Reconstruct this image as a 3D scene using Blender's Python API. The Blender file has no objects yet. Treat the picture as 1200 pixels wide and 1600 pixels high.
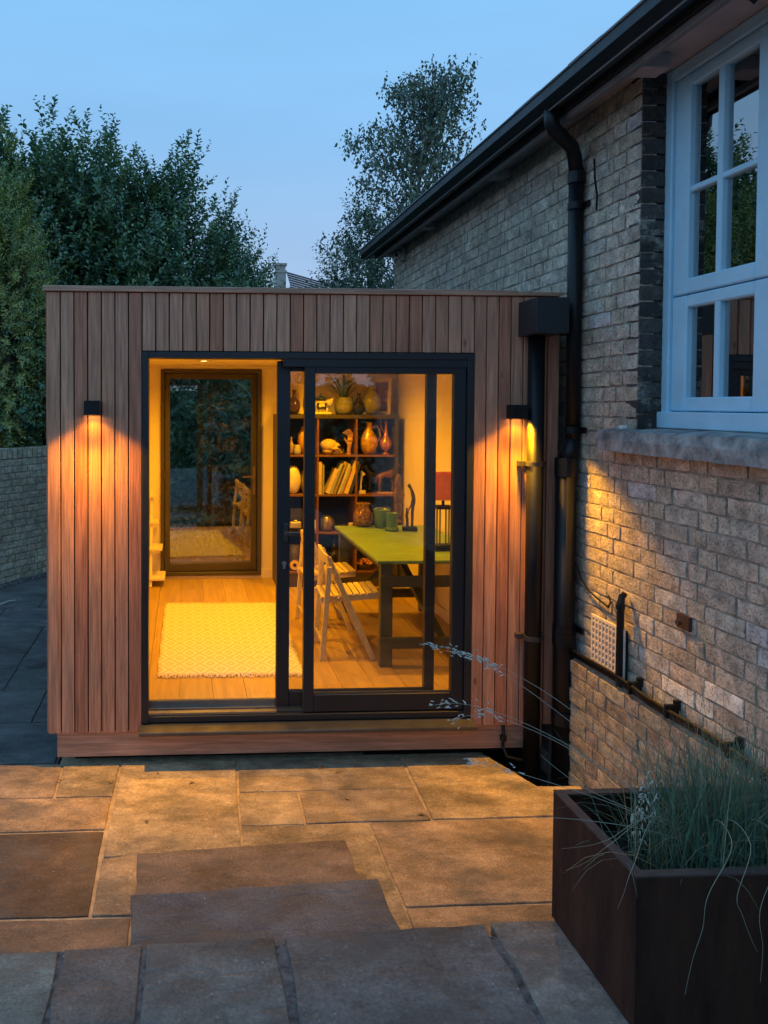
import bpy, bmesh, math, random
import numpy as np
from mathutils import Vector, Matrix, Quaternion
random.seed(7); np.random.seed(7)
RNG = np.random.default_rng(7)
sc = bpy.context.scene
col = sc.collection
R = math.radians

# ------------------------------------------------------------------ camera
YAW, PITCH, ROLL, PX, PY, F, CH = .0525, .0267, .0030, 351.72, 664.06, 1200., 1.9
_f = Vector((math.sin(YAW)*math.cos(PITCH), math.cos(YAW)*math.cos(PITCH), -math.sin(PITCH)))
_r = Vector((math.cos(YAW), -math.sin(YAW), 0)); _u = _r.cross(_f)
_R = _r*math.cos(ROLL) + _u*math.sin(ROLL); _U = -_r*math.sin(ROLL) + _u*math.cos(ROLL)
CAM = Vector((0, -4.1, CH))
cd = bpy.data.cameras.new('camera'); co = bpy.data.objects.new('camera', cd); col.objects.link(co)
co.matrix_world = Matrix(((_R.x, _U.x, -_f.x, CAM.x), (_R.y, _U.y, -_f.y, CAM.y), (_R.z, _U.z, -_f.z, CAM.z), (0, 0, 0, 1)))
cd.sensor_fit = 'HORIZONTAL'; cd.sensor_width = 36; cd.lens = 36
cd.shift_x = (600-PX)/1200; cd.shift_y = -(800-PY)/1200
cd.clip_start = .05; cd.clip_end = 500
sc.camera = co
def at(a, b, ax, v):
    """where the sight line of photograph pixel (a, b) meets the plane x, y or z = v: used to measure the place"""
    d = _f + _R*((a-PX)/F) + _U*((PY-b)/F); i = 'xyz'.index(ax)
    return CAM + d*((v-CAM[i])/d[i])
def pix(P):
    q = Vector(P)-CAM; z = q.dot(_f)
    return PX+F*q.dot(_R)/z, PY-F*q.dot(_U)/z

# ------------------------------------------------------------------ dusk sky
w = bpy.data.worlds.new('World'); sc.world = w; w.use_nodes = True
nt = w.node_tree; bg = nt.nodes['Background']
tc = nt.nodes.new('ShaderNodeTexCoord'); sx = nt.nodes.new('ShaderNodeSeparateXYZ'); rp = nt.nodes.new('ShaderNodeValToRGB')
nt.links.new(tc.outputs['Generated'], sx.inputs[0]); nt.links.new(sx.outputs['Z'], rp.inputs[0])
el = rp.color_ramp.elements
el[0].position = 0; el[0].color = (.48, .56, .74, 1); el[1].position = 1; el[1].color = (.27, .59, 1.0, 1)
for p, c in ((.18, (.37, .56, .84, 1)), (.33, (.28, .565, .93, 1)), (.50, (.255, .575, .965, 1))):
    e = el.new(p); e.color = c
nz = nt.nodes.new('ShaderNodeTexNoise'); nz.inputs['Scale'].default_value = 2.2; nz.inputs['Detail'].default_value = 3
mp = nt.nodes.new('ShaderNodeMapping'); mp.inputs['Scale'].default_value = (1, 1, 5)
nt.links.new(tc.outputs['Generated'], mp.inputs[0]); nt.links.new(mp.outputs[0], nz.inputs[0])
mr = nt.nodes.new('ShaderNodeMapRange'); mr.inputs[1].default_value = .35; mr.inputs[2].default_value = .75; mr.inputs[3].default_value = .96; mr.inputs[4].default_value = 1.05
nt.links.new(nz.outputs[0], mr.inputs[0])
mu = nt.nodes.new('ShaderNodeVectorMath'); mu.operation = 'MULTIPLY'
nt.links.new(rp.outputs[0], mu.inputs[0]); nt.links.new(mr.outputs[0], mu.inputs[1]); nt.links.new(mu.outputs[0], bg.inputs[0])
bg.inputs[1].default_value = 1.0
sc.view_settings.view_transform = 'Standard'; sc.view_settings.look = 'None'
sc.view_settings.exposure = 0.0; sc.view_settings.gamma = 1; sc.view_settings.use_curve_mapping = False
sc.cycles.use_denoising = True
sc.cycles.max_bounces = 10; sc.cycles.transparent_max_bounces = 16
sc.cycles.sample_clamp_indirect = 6
WARM, AMBER = (1.0, .43, .003), (1.0, .445, .003)
LAMP_W, ROOM_W = 205, 114

# ------------------------------------------------------------------ materials
def mat(name, base=(.5, .5, .5), rough=.6, metal=0, var=0., vscale=6, stretch=(1, 1, 1), c2=None, bump=0, bscale=40, bstretch=None,
        objcol=False, spec=.5, detail=5, attr=None, transl=0, emis=None, rand=True):
    m = bpy.data.materials.new(name); m.use_nodes = True
    n = m.node_tree; N = n.nodes; L = n.links; b = N['Principled BSDF']
    b.inputs['Roughness'].default_value = rough; b.inputs['Metallic'].default_value = metal
    b.inputs['Specular IOR Level'].default_value = spec
    tc = N.new('ShaderNodeTexCoord'); oi = N.new('ShaderNodeObjectInfo')
    ml = N.new('ShaderNodeMath'); ml.operation = 'MULTIPLY'; ml.inputs[1].default_value = 37 if rand else 0
    L.new(oi.outputs['Random'], ml.inputs[0])
    ad = N.new('ShaderNodeVectorMath'); L.new(tc.outputs['Object'], ad.inputs[0]); L.new(ml.outputs[0], ad.inputs[1])
    def noise(scale, st, det):
        mp = N.new('ShaderNodeMapping'); mp.inputs['Scale'].default_value = st; L.new(ad.outputs[0], mp.inputs[0])
        z = N.new('ShaderNodeTexNoise'); z.inputs['Scale'].default_value = scale; z.inputs['Detail'].default_value = det; z.inputs['Roughness'].default_value = .62
        L.new(mp.outputs[0], z.inputs['Vector']); return z
    if objcol: src = oi.outputs['Color']
    elif attr:
        a = N.new('ShaderNodeAttribute'); a.attribute_name = attr; src = a.outputs['Color']
    else:
        rgb = N.new('ShaderNodeRGB'); rgb.outputs[0].default_value = (*base, 1); src = rgb.outputs[0]
    if var:
        z = noise(vscale, stretch, detail)
        r = N.new('ShaderNodeMapRange'); r.inputs[1].default_value = .32; r.inputs[2].default_value = .68
        L.new(z.outputs[0], r.inputs[0])
        if c2:
            mx = N.new('ShaderNodeMix'); mx.data_type = 'RGBA'; mx.inputs['B'].default_value = (*c2, 1)
            r.inputs[3].default_value = 0; r.inputs[4].default_value = var
            L.new(r.outputs[0], mx.inputs['Factor']); L.new(src, mx.inputs['A']); src = mx.outputs['Result']
        else:
            r.inputs[3].default_value = 1-var; r.inputs[4].default_value = 1+var
            vm = N.new('ShaderNodeVectorMath'); vm.operation = 'MULTIPLY'; L.new(src, vm.inputs[0]); L.new(r.outputs[0], vm.inputs[1]); src = vm.outputs[0]
        rr = N.new('ShaderNodeMapRange'); rr.inputs[3].default_value = max(rough-.1, .02); rr.inputs[4].default_value = min(rough+.1, 1)
        L.new(z.outputs[0], rr.inputs[0]); L.new(rr.outputs[0], b.inputs['Roughness'])
    L.new(src, b.inputs['Base Color'])
    if bump:
        z = noise(bscale, bstretch or stretch, 6)
        bp = N.new('ShaderNodeBump'); bp.inputs['Strength'].default_value = 1; bp.inputs['Distance'].default_value = bump
        L.new(z.outputs[0], bp.inputs['Height']); L.new(bp.outputs[0], b.inputs['Normal'])
    if emis:
        b.inputs['Emission Color'].default_value = (*emis[0], 1); b.inputs['Emission Strength'].default_value = emis[1]
    if transl:
        t = N.new('ShaderNodeBsdfTranslucent'); L.new(src, t.inputs[0]); mx = N.new('ShaderNodeMixShader'); mx.inputs[0].default_value = transl
        o = N['Material Output']; L.new(b.outputs[0], mx.inputs[1]); L.new(t.outputs[0], mx.inputs[2]); L.new(mx.outputs[0], o.inputs[0])
    m['src'] = 1
    return m
def glass(name, lo, hi, tint=(1, 1, 1), rough=0.0):
    m = bpy.data.materials.new(name); m.use_nodes = True; N = m.node_tree.nodes; L = m.node_tree.links
    N.remove(N['Principled BSDF']); o = N['Material Output']
    t = N.new('ShaderNodeBsdfTransparent'); t.inputs[0].default_value = (*tint, 1); g = N.new('ShaderNodeBsdfGlossy'); g.inputs['Roughness'].default_value = rough
    lw = N.new('ShaderNodeLayerWeight'); lw.inputs[0].default_value = .25
    r = N.new('ShaderNodeMapRange'); r.inputs[3].default_value = lo; r.inputs[4].default_value = hi; L.new(lw.outputs['Fresnel'], r.inputs[0])
    mx = N.new('ShaderNodeMixShader'); L.new(r.outputs[0], mx.inputs[0]); L.new(t.outputs[0], mx.inputs[1]); L.new(g.outputs[0], mx.inputs[2]); L.new(mx.outputs[0], o.inputs[0])
    return m
M = {}
M['cedar'] = mat('cedar', objcol=True, rough=.55, var=.30, vscale=6, stretch=(9, 9, .55), bump=.0012, bscale=14, bstretch=(9, 9, .5))
def add_knots(m, scale=(1, 1, .45), dens=6.5, size=.085, dark=.42, grain=True):
    n = m.node_tree; N = n.nodes; L = n.links; b = N['Principled BSDF']; src = b.inputs['Base Color'].links[0].from_socket
    tc = N.new('ShaderNodeTexCoord'); oi = N.new('ShaderNodeObjectInfo'); q = N.new('ShaderNodeMath'); q.operation = 'MULTIPLY'; q.inputs[1].default_value = 91; L.new(oi.outputs['Random'], q.inputs[0])
    ad = N.new('ShaderNodeVectorMath'); L.new(tc.outputs['Object'], ad.inputs[0]); L.new(q.outputs[0], ad.inputs[1]); mp = N.new('ShaderNodeMapping'); mp.inputs['Scale'].default_value = scale; L.new(ad.outputs[0], mp.inputs[0])
    v = N.new('ShaderNodeTexVoronoi'); v.inputs['Scale'].default_value = dens; L.new(mp.outputs[0], v.inputs['Vector'])
    r = N.new('ShaderNodeMapRange'); r.inputs[1].default_value = size*.35; r.inputs[2].default_value = size; r.inputs[3].default_value = dark; r.inputs[4].default_value = 1; L.new(v.outputs['Distance'], r.inputs[0])
    f = N.new('ShaderNodeTexNoise'); f.inputs['Scale'].default_value = 30; f.inputs['Detail'].default_value = 6; m2 = N.new('ShaderNodeMapping'); m2.inputs['Scale'].default_value = tuple(1.8 if k == 1 else .05 for k in scale) if False else (6*scale[0], 6, .12) if scale[2] < 1 else (.12, 6, 6); L.new(ad.outputs[0], m2.inputs[0]); L.new(m2.outputs[0], f.inputs['Vector'])
    g = N.new('ShaderNodeMapRange'); g.inputs[1].default_value = .35; g.inputs[2].default_value = .65; g.inputs[3].default_value = .80; g.inputs[4].default_value = 1.14; L.new(f.outputs[0], g.inputs[0])
    k = N.new('ShaderNodeMath'); k.operation = 'MULTIPLY'; L.new(r.outputs[0], k.inputs[0]); L.new(g.outputs[0], k.inputs[1])
    mu = N.new('ShaderNodeVectorMath'); mu.operation = 'MULTIPLY'; L.new(src, mu.inputs[0]); L.new(k.outputs[0], mu.inputs[1]); L.new(mu.outputs[0], b.inputs['Base Color'])
add_knots(M['cedar'])
M['cedar_h'] = mat('cedar_h', (.50, .27, .175), rough=.55, var=.3, vscale=5, stretch=(.7, 9, 9), bump=.0012, bscale=14, bstretch=(.5, 9, 9))
add_knots(M['cedar_h'], scale=(.45, 1, 1))
M['black'] = mat('black_metal', (.018, .020, .024), rough=.42, var=.15, vscale=3)
M['blackdull'] = mat('black_plastic', (.007, .0075, .009), rough=.42, spec=.35, var=.2, vscale=12)
M['matt'] = mat('matt_black', (.006, .006, .006), rough=.9)
M['navy'] = mat('navy_panel', (.035, .038, .055), rough=.6, var=.2)
M['bronze'] = mat('bronze_frame', (.060, .050, .040), rough=.4, var=.1)
M['alu'] = mat('aluminium', (.30, .29, .27), rough=.35, metal=.8, var=.1, vscale=20)
M['sill'] = mat('door_sill', (.11, .105, .09), rough=.22, metal=.5, var=.15, vscale=10)
M['stone_flat'] = mat('riven_stone', objcol=True, rough=.72, var=.34, vscale=3.2, stretch=(1, 1.6, 1), bump=.010, bscale=7, bstretch=(1, 2.2, 1), detail=9)
def stone_mat():
    m = bpy.data.materials.new('riven_flagstone'); m.use_nodes = True; n = m.node_tree; N = n.nodes; L = n.links; b = N['Principled BSDF']
    tc = N.new('ShaderNodeTexCoord'); oi = N.new('ShaderNodeObjectInfo'); sc_ = N.new('ShaderNodeMath'); sc_.operation = 'MULTIPLY'; sc_.inputs[1].default_value = 53
    L.new(oi.outputs['Random'], sc_.inputs[0]); ad = N.new('ShaderNodeVectorMath'); L.new(tc.outputs['Object'], ad.inputs[0]); L.new(sc_.outputs[0], ad.inputs[1])
    def nz(scale, det, st=(1, 1, 1), rough=.6):
        mp = N.new('ShaderNodeMapping'); mp.inputs['Scale'].default_value = st; L.new(ad.outputs[0], mp.inputs[0]); z = N.new('ShaderNodeTexNoise')
        z.inputs['Scale'].default_value = scale; z.inputs['Detail'].default_value = det; z.inputs['Roughness'].default_value = rough; L.new(mp.outputs[0], z.inputs['Vector']); return z.outputs[0]
    def mr(v, a, b_, c, d):
        r = N.new('ShaderNodeMapRange'); r.inputs[1].default_value = a; r.inputs[2].default_value = b_; r.inputs[3].default_value = c; r.inputs[4].default_value = d; L.new(v, r.inputs[0]); return r.outputs[0]
    def mt(op, a, b_):
        q = N.new('ShaderNodeMath'); q.operation = op
        for i, x in enumerate((a, b_)):
            if isinstance(x, (int, float)): q.inputs[i].default_value = x
            else: L.new(x, q.inputs[i])
        return q.outputs[0]
    low = nz(2.4, 8, (1, 1.7, 1)); mid = nz(8, 8, (1, 1.6, 1), .7); fine = nz(110, 4); spk = nz(55, 2); vein = nz(1.9, 5, (1, 1.4, 1), .55); terr = nz(1.7, 5, (.8, 1.9, 1), .6)
    k = mt('MULTIPLY', mr(low, .3, .7, .44, 1.52), mr(mid, .3, .7, .56, 1.40)); k = mt('MULTIPLY', k, mr(fine, .3, .7, .68, 1.3))
    k = mt('ADD', k, mr(spk, .64, .74, 0, .38))
    v_ = mt('ABSOLUTE', mt('SUBTRACT', vein, .5), 0); k = mt('MULTIPLY', k, mr(v_, .0, .007, .80, 1))
    mul = N.new('ShaderNodeVectorMath'); mul.operation = 'MULTIPLY'; L.new(oi.outputs['Color'], mul.inputs[0]); L.new(k, mul.inputs[1])
    mx = N.new('ShaderNodeMix'); mx.data_type = 'RGBA'; mx.inputs['B'].default_value = (.10, .095, .085, 1); L.new(mul.outputs[0], mx.inputs['A']); L.new(mr(nz(3.1, 8, (1, 1.5, 1), .7), .50, .64, 0, .62), mx.inputs['Factor']); L.new(mx.outputs['Result'], b.inputs['Base Color'])
    L.new(mr(mid, .3, .7, .58, .88), b.inputs['Roughness'])
    t7 = mt('MULTIPLY', terr, 6); st_ = mt('ADD', mt('FLOOR', t7, 0), mr(mt('FRACT', t7, 0), .82, 1, 0, 1))
    h = mt('ADD', mt('MULTIPLY', st_, .0030), mt('MULTIPLY', mid, .016)); h = mt('ADD', h, mt('MULTIPLY', fine, .0016)); h = mt('ADD', h, mt('MULTIPLY', mr(v_, 0, .009, -1, 0), .0008))
    bp = N.new('ShaderNodeBump'); bp.inputs['Distance'].default_value = 1.0; bp.inputs['Strength'].default_value = .9; L.new(h, bp.inputs['Height']); L.new(bp.outputs[0], b.inputs['Normal'])
    return m
M['stone'] = stone_mat()
M['mortar'] = mat('patio_mortar', (.42, .31, .19), rough=.95, var=.3, vscale=18, bump=.006, bscale=70, rand=False)
M['mortardark'] = mat('dark_joint', (.12, .12, .12), rough=.95, var=.6, vscale=40, bump=.01, bscale=90, rand=False)
M['soil'] = mat('soil', (.02, .014, .01), rough=1, var=.5, vscale=30, bump=.03, bscale=40)
M['earth'] = mat('earth', (.06, .055, .045), rough=1, var=.4, vscale=3, bump=.02, bscale=20)
M['brick'] = mat('stock_brick', objcol=True, rough=.9, var=.42, vscale=16, bump=.007, bscale=55, detail=8)
M['brickj'] = mat('stock_brick_far', attr='tint', rough=.9, var=.42, vscale=16, bump=.007, bscale=55, detail=8)
def weather(m, lime=(.66, .60, .50), amt=.6):
    """pits, dark crumbs and smears of old lime that run across brick and joint alike"""
    n = m.node_tree; N = n.nodes; L = n.links; b = N['Principled BSDF']; src = b.inputs['Base Color'].links[0].from_socket
    ge = N.new('ShaderNodeNewGeometry')
    def nz(s_, d_, r_=.6):
        z = N.new('ShaderNodeTexNoise'); z.inputs['Scale'].default_value = s_; z.inputs['Detail'].default_value = d_; z.inputs['Roughness'].default_value = r_; L.new(ge.outputs['Position'], z.inputs['Vector']); return z.outputs[0]
    def mr(v, a, b_, c, d):
        r = N.new('ShaderNodeMapRange'); r.inputs[1].default_value = a; r.inputs[2].default_value = b_; r.inputs[3].default_value = c; r.inputs[4].default_value = d; L.new(v, r.inputs[0]); return r.outputs[0]
    mx = N.new('ShaderNodeMix'); mx.data_type = 'RGBA'; mx.inputs['B'].default_value = (*lime, 1); L.new(src, mx.inputs['A']); L.new(mr(nz(9, 9, .72), .54, .66, 0, amt), mx.inputs['Factor'])
    k = N.new('ShaderNodeMath'); k.operation = 'MULTIPLY'; L.new(mr(nz(95, 5), .36, .50, .55, 1.06), k.inputs[0]); L.new(mr(nz(1.3, 5), .3, .7, .78, 1.15), k.inputs[1])
    mu = N.new('ShaderNodeVectorMath'); mu.operation = 'MULTIPLY'; L.new(mx.outputs['Result'], mu.inputs[0]); L.new(k.outputs[0], mu.inputs[1]); L.new(mu.outputs[0], b.inputs['Base Color'])
    bp = N.new('ShaderNodeBump'); bp.inputs['Distance'].default_value = .006; L.new(nz(150, 4), bp.inputs['Height'])
    old = b.inputs['Normal'].links[0].from_node; L.new(old.outputs[0], bp.inputs['Normal']); L.new(bp.outputs[0], b.inputs['Normal'])
weather(M['brick']); weather(M['brickj'])
M['wallmortar'] = mat('lime_mortar', (.50, .44, .35), rough=1, var=.85, vscale=13, c2=(.10, .085, .07), bump=.008, bscale=60, rand=False)
M['greymortar'] = mat('grey_mortar', (.30, .28, .23), rough=1, var=.6, vscale=11, c2=(.05, .05, .045), bump=.008, bscale=60, rand=False)
M['paint'] = mat('window_paint', (.45, .73, .88), rough=.45, var=.07, vscale=5, bump=.0008, bscale=30)
M['soffit'] = mat('soffit_paint', (.42, .37, .37), rough=.7, var=.2, vscale=5)
M['fascia'] = mat('dark_fascia', (.035, .037, .042), rough=.5, var=.2)
M['sillstone'] = mat('sill_stone', (.29, .295, .285), rough=.95, var=.6, vscale=14, bump=.011, bscale=38, detail=8)
M['corten'] = mat('corten', (.085, .036, .022), rough=.8, spec=.15, var=.95, vscale=7, stretch=(1.6, 1.6, .35), c2=(.030, .013, .011), bump=.003, bscale=50, bstretch=(1, 1, 1), detail=10)
M['wallin'] = mat('interior_wall', (.84, .74, .60), rough=.8, var=.03, vscale=2)
M['skirt'] = mat('white_wood', (.80, .70, .56), rough=.55, var=.03)
M['oak'] = mat('oak_floor', objcol=True, rough=.5, var=.16, vscale=4, stretch=(8, .6, 8), bump=.001, bscale=12, bstretch=(9, .5, 9))
M['chair'] = mat('beech', (.64, .51, .25), rough=.5, var=.14, vscale=6, stretch=(4, 4, 4))
M['green'] = mat('green_table_paint', (.185, .325, .12), rough=.36, var=.34, vscale=4, stretch=(1.2, 9, 1), bump=.002, bscale=12)
M['greend'] = mat('green_leg_paint', (.075, .082, .045), rough=.5, var=.2, vscale=6)
M['shelf'] = mat('bookcase_wood', (.17, .075, .038), rough=.5, var=.25, vscale=5, stretch=(1, 4, 4))
M['shelfd'] = mat('bookcase_dark', (.055, .045, .042), rough=.5, var=.2)
M['pane'] = glass('door_glass', .045, .5)
M['panerear'] = glass('rear_glass', .19, .75, tint=(.85, .9, .88))
M['panewin'] = glass('window_glass', .46, 1.0)
M['lens'] = mat('lamp_lens', (1, 1, 1), emis=((1, .62, .18), 14))
M['laurel'] = mat('laurel_leaf', attr='tint', rough=.34, spec=.9, transl=.18)
M['bark'] = mat('bark', (.09, .07, .05), rough=.95, var=.4, vscale=12, bump=.01, bscale=30)
M['birchbark'] = mat('birch_bark', (.42, .40, .36), rough=.9, var=.5, vscale=12, c2=(.08, .07, .06), bump=.006, bscale=30)
M['blade'] = mat('grass_blade', attr='tint', rough=.5, transl=.2)
def simple(name, c, rough=.5, metal=0, var=.12, vscale=14, bump=0, c2=None, **k): 
    if name not in M: M[name] = mat(name, c, rough=rough, metal=metal, var=var, vscale=vscale, bump=bump, c2=c2, **k)
    return M[name]

# ------------------------------------------------------------------ mesh helpers
class MB:
    def __init__(s): s.v = []; s.f = []
    def add(s, v, f):
        o = len(s.v); s.v += [tuple(p) for p in v]; s.f += [tuple(i+o for i in q) for q in f]; return s
    def box(s, x0, x1, y0, y1, z0, z1):
        if x0 > x1: x0, x1 = x1, x0
        if y0 > y1: y0, y1 = y1, y0
        if z0 > z1: z0, z1 = z1, z0
        return s.add([(x0, y0, z0), (x1, y0, z0), (x1, y1, z0), (x0, y1, z0), (x0, y0, z1), (x1, y0, z1), (x1, y1, z1), (x0, y1, z1)],
              [(0, 3, 2, 1), (4, 5, 6, 7), (0, 1, 5, 4), (1, 2, 6, 5), (2, 3, 7, 6), (3, 0, 4, 7)])
    def obox(s, c, size, rot=None):
        a, b, d = size[0]/2, size[1]/2, size[2]/2; q = rot or Matrix.Identity(3)
        m = MB().box(-a, a, -b, b, -d, d)
        return s.add([Vector(c)+q @ Vector(p) for p in m.v], m.f)
    def bar(s, p0, p1, wd, h, up=(0, 0, 1)):
        p0, p1 = Vector(p0), Vector(p1); d = (p1-p0); L = d.length; d.normalize(); u = Vector(up)
        x = d.cross(u)
        if x.length < 1e-4: x = d.cross(Vector((0, 1, 0)))
        x.normalize(); u = x.cross(d)
        return s.obox((p0+p1)/2, (wd, L, h), Matrix((x, d, u)).transposed())
    def tube(s, pts, r, n=8):
        pts = [Vector(p) for p in pts]; rs = r if isinstance(r, (list, tuple)) else [r]*len(pts)
        V = []; Fc = []; up = None
        for i, p in enumerate(pts):
            d = (pts[min(i+1, len(pts)-1)]-pts[max(i-1, 0)]).normalized()
            if up is None:
                up = Vector((0, 0, 1)) if abs(d.z) < .9 else Vector((0, 1, 0))
            x = d.cross(up).normalized(); up = x.cross(d).normalized()
            for k in range(n):
                a = 2*math.pi*k/n; V.append(p+(x*math.cos(a)+up*math.sin(a))*rs[i])
        for i in range(len(pts)-1):
            for k in range(n):
                k2 = (k+1) % n; Fc.append((i*n+k, i*n+k2, (i+1)*n+k2, (i+1)*n+k))
        Fc.append(tuple(range(n-1, -1, -1))); Fc.append(tuple((len(pts)-1)*n+k for k in range(n)))
        return s.add(V, Fc)
    def lathe(s, prof, c, n=20, sx=1, sy=1):
        V = []; Fc = []; c = Vector(c)
        for r, z in prof:
            for k in range(n):
                a = 2*math.pi*k/n; V.append(c+Vector((r*sx*math.cos(a), r*sy*math.sin(a), z)))
        for i in range(len(prof)-1):
            for k in range(n):
                k2 = (k+1) % n; Fc.append((i*n+k, i*n+k2, (i+1)*n+k2, (i+1)*n+k))
        Fc.append(tuple(range(n-1, -1, -1)))
        Fc.append(tuple((len(prof)-1)*n+k for k in range(n)))
        return s.add(V, Fc)
    def ell(s, c, r, nu=14, nv=9):
        prof = [(math.sin(math.pi*(i+.02)/(nv+.04-.0)), -math.cos(math.pi*(i+.02)/(nv+.04))) for i in range(nv+1)]
        m = MB().lathe(prof, (0, 0, 0), nu); c = Vector(c)
        return s.add([c+Vector((p[0]*r[0], p[1]*r[1], p[2]*r[2])) for p in m.v], m.f)
    def prism(s, poly, z0, z1):
        n = len(poly)
        ar = sum(poly[i][0]*poly[(i+1) % n][1]-poly[(i+1) % n][0]*poly[i][1] for i in range(n))
        if ar < 0: poly = poly[::-1]
        V = [(x, y, z0) for x, y in poly]+[(x, y, z1) for x, y in poly]
        return s.add(V, [tuple(range(n-1, -1, -1)), tuple(range(n, 2*n))]+[(i, (i+1) % n, n+(i+1) % n, n+i) for i in range(n)])
    def extr_y(s, poly, y0, y1):
        n = len(poly)
        V = [(x, y0, z) for x, z in poly]+[(x, y1, z) for x, z in poly]
        return s.add(V, [tuple(range(n)), tuple(range(2*n-1, n-1, -1))]+[((i+1) % n, i, n+i, n+(i+1) % n) for i in range(n)])
    def mesh(s, name, m, loc=(0, 0, 0), smooth=False):
        me = bpy.data.meshes.new(name); l = Vector(loc)
        me.from_pydata([Vector(p)-l for p in s.v], [], s.f); me.materials.append(m)
        b = bmesh.new(); b.from_mesh(me); bmesh.ops.recalc_face_normals(b, faces=b.faces); b.to_mesh(me); b.free()
        if smooth: me.polygons.foreach_set('use_smooth', [True]*len(me.polygons))
        return me
    def build(s, name, m, parent=None, smooth=False, bevel=0, seg=1):
        loc = rootloc(parent) if parent else Vector()
        o = bpy.data.objects.new(name, s.mesh(name, m, loc, smooth)); col.objects.link(o)
        if parent: o.parent = parent
        if bevel:
            b = o.modifiers.new('bevel', 'BEVEL'); b.width = bevel; b.segments = seg; b.limit_method = 'ANGLE'; b.angle_limit = R(40)
        return o
def rootloc(o):
    v = Vector()
    while o: v += o.location; o = o.parent
    return v
def tag(o, label=None, cat=None, group=None, kind=None):
    for k, x in (('label', label), ('category', cat), ('group', group), ('kind', kind)):
        if x: o[k] = x
    return o
def thing(name, label, cat, loc=(0, 0, 0), group=None):
    o = bpy.data.objects.new(name, None); o.empty_display_size = .05; col.objects.link(o); o.location = loc
    return tag(o, label, cat, group)
def inst(me, name, loc, parent=None, rot=(0, 0, 0), color=None, bevel=0):
    o = bpy.data.objects.new(name, me); col.objects.link(o); o.location = loc; o.rotation_euler = rot
    if parent: o.parent = parent; o.location = Vector(loc)-rootloc(parent)
    if color: o.color = (*color, 1)
    if bevel:
        b = o.modifiers.new('bevel', 'BEVEL'); b.width = bevel; b.segments = 1; b.limit_method = 'ANGLE'
    return o
def copy_thing(root, loc, label=None, rz=None):
    r = root.copy(); col.objects.link(r); r.location = loc
    if rz is not None: r.rotation_euler = (0, 0, rz)
    if label: r['label'] = label
    def kids(src, dst):
        for ch in src.children:
            c = ch.copy(); col.objects.link(c); c.parent = dst; kids(ch, c)
    kids(root, r); return r
def skin(name, joints, edges, m, parent=None, sub=2):
    """one continuous body grown over a skeleton: joints = [(x, y, z, radius)]"""
    loc = rootloc(parent) if parent else Vector()
    me = bpy.data.meshes.new(name); me.from_pydata([Vector(j[:3])-loc for j in joints], edges, []); me.materials.append(m)
    o = bpy.data.objects.new(name, me); col.objects.link(o)
    if parent: o.parent = parent
    sk = o.modifiers.new('skin', 'SKIN'); sk.use_smooth_shade = True
    if not me.skin_vertices: 
        b = bmesh.new(); b.from_mesh(me); b.verts.layers.skin.verify(); b.to_mesh(me); b.free()
    for i, j in enumerate(joints):
        sv = me.skin_vertices[0].data[i]; sv.radius = (j[3], j[3]); sv.use_root = (i == 0)
    su = o.modifiers.new('subsurf', 'SUBSURF'); su.levels = sub; su.render_levels = sub
    return o
def jit(c, a): 
    k = 1+random.uniform(-a, a); return tuple(max(0, x*k*(1+random.uniform(-a, a)*.25)) for x in c)

# ================================================================== SETTING
Z0 = -.045                       # patio level
ZL = .30                         # landing level
g = MB(); g.add([(-120, -120, -.26), (120, -120, -.26), (120, 120, -.26), (-120, 120, -.26)], [(0, 1, 2, 3)])
tag(g.build('ground', M['earth']), kind='structure')
# patio bed, with a sunk gully corner where the downpipes go down
bed = MB(); bed.prism([(-.672, 3.2), (-.672, .05), (-4.2, .05), (-4.2, -1.9), (2.02, -1.9), (2.02, -.335), (1.80, -.325), (1.67, .0), (1.67, .09), (1.0, .09), (1.0, 3.2)], -.2, Z0-.007)
patio = tag(bed.build('patio', M['mortar']), kind='structure')
def slab(poly, z, color, parent, th=.035, name='paving_slab', cell=.07):
    """riven slab: bevelled prism whose top is a gridded, slightly uneven sheet"""
    xs = [p[0] for p in poly]; ys = [p[1] for p in poly]
    m = MB(); dz = random.uniform(-.0015, .0015)
    poly = [(x+random.uniform(-.003, .003), y+random.uniform(-.003, .003)) for x, y in poly]
    # split long edges so the outline can be a little ragged
    P = []
    for i in range(len(poly)):
        a, b = Vector(poly[i]), Vector(poly[(i+1) % len(poly)]); n = max(1, int((b-a).length/.09)); nn = Vector((-(b-a).y, (b-a).x)).normalized()
        for k in range(n):
            q = a.lerp(b, k/n)
            if k: q += nn*random.uniform(-.0035, .0035)*(1.9 if name == 'tread' or z > .2 else 1)
            P.append((q.x, q.y))
    m.prism(P, z-th, z+dz)
    o = m.build(name, M['stone'], parent, bevel=.004, seg=2); o.color = (*color, 1); return o
BUFF, SLATE, UMBER, GREY, BLUE = (.36, .27, .17), (.115, .075, .048), (.22, .15, .095), (.17, .16, .145), (.10, .105, .11)
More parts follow.
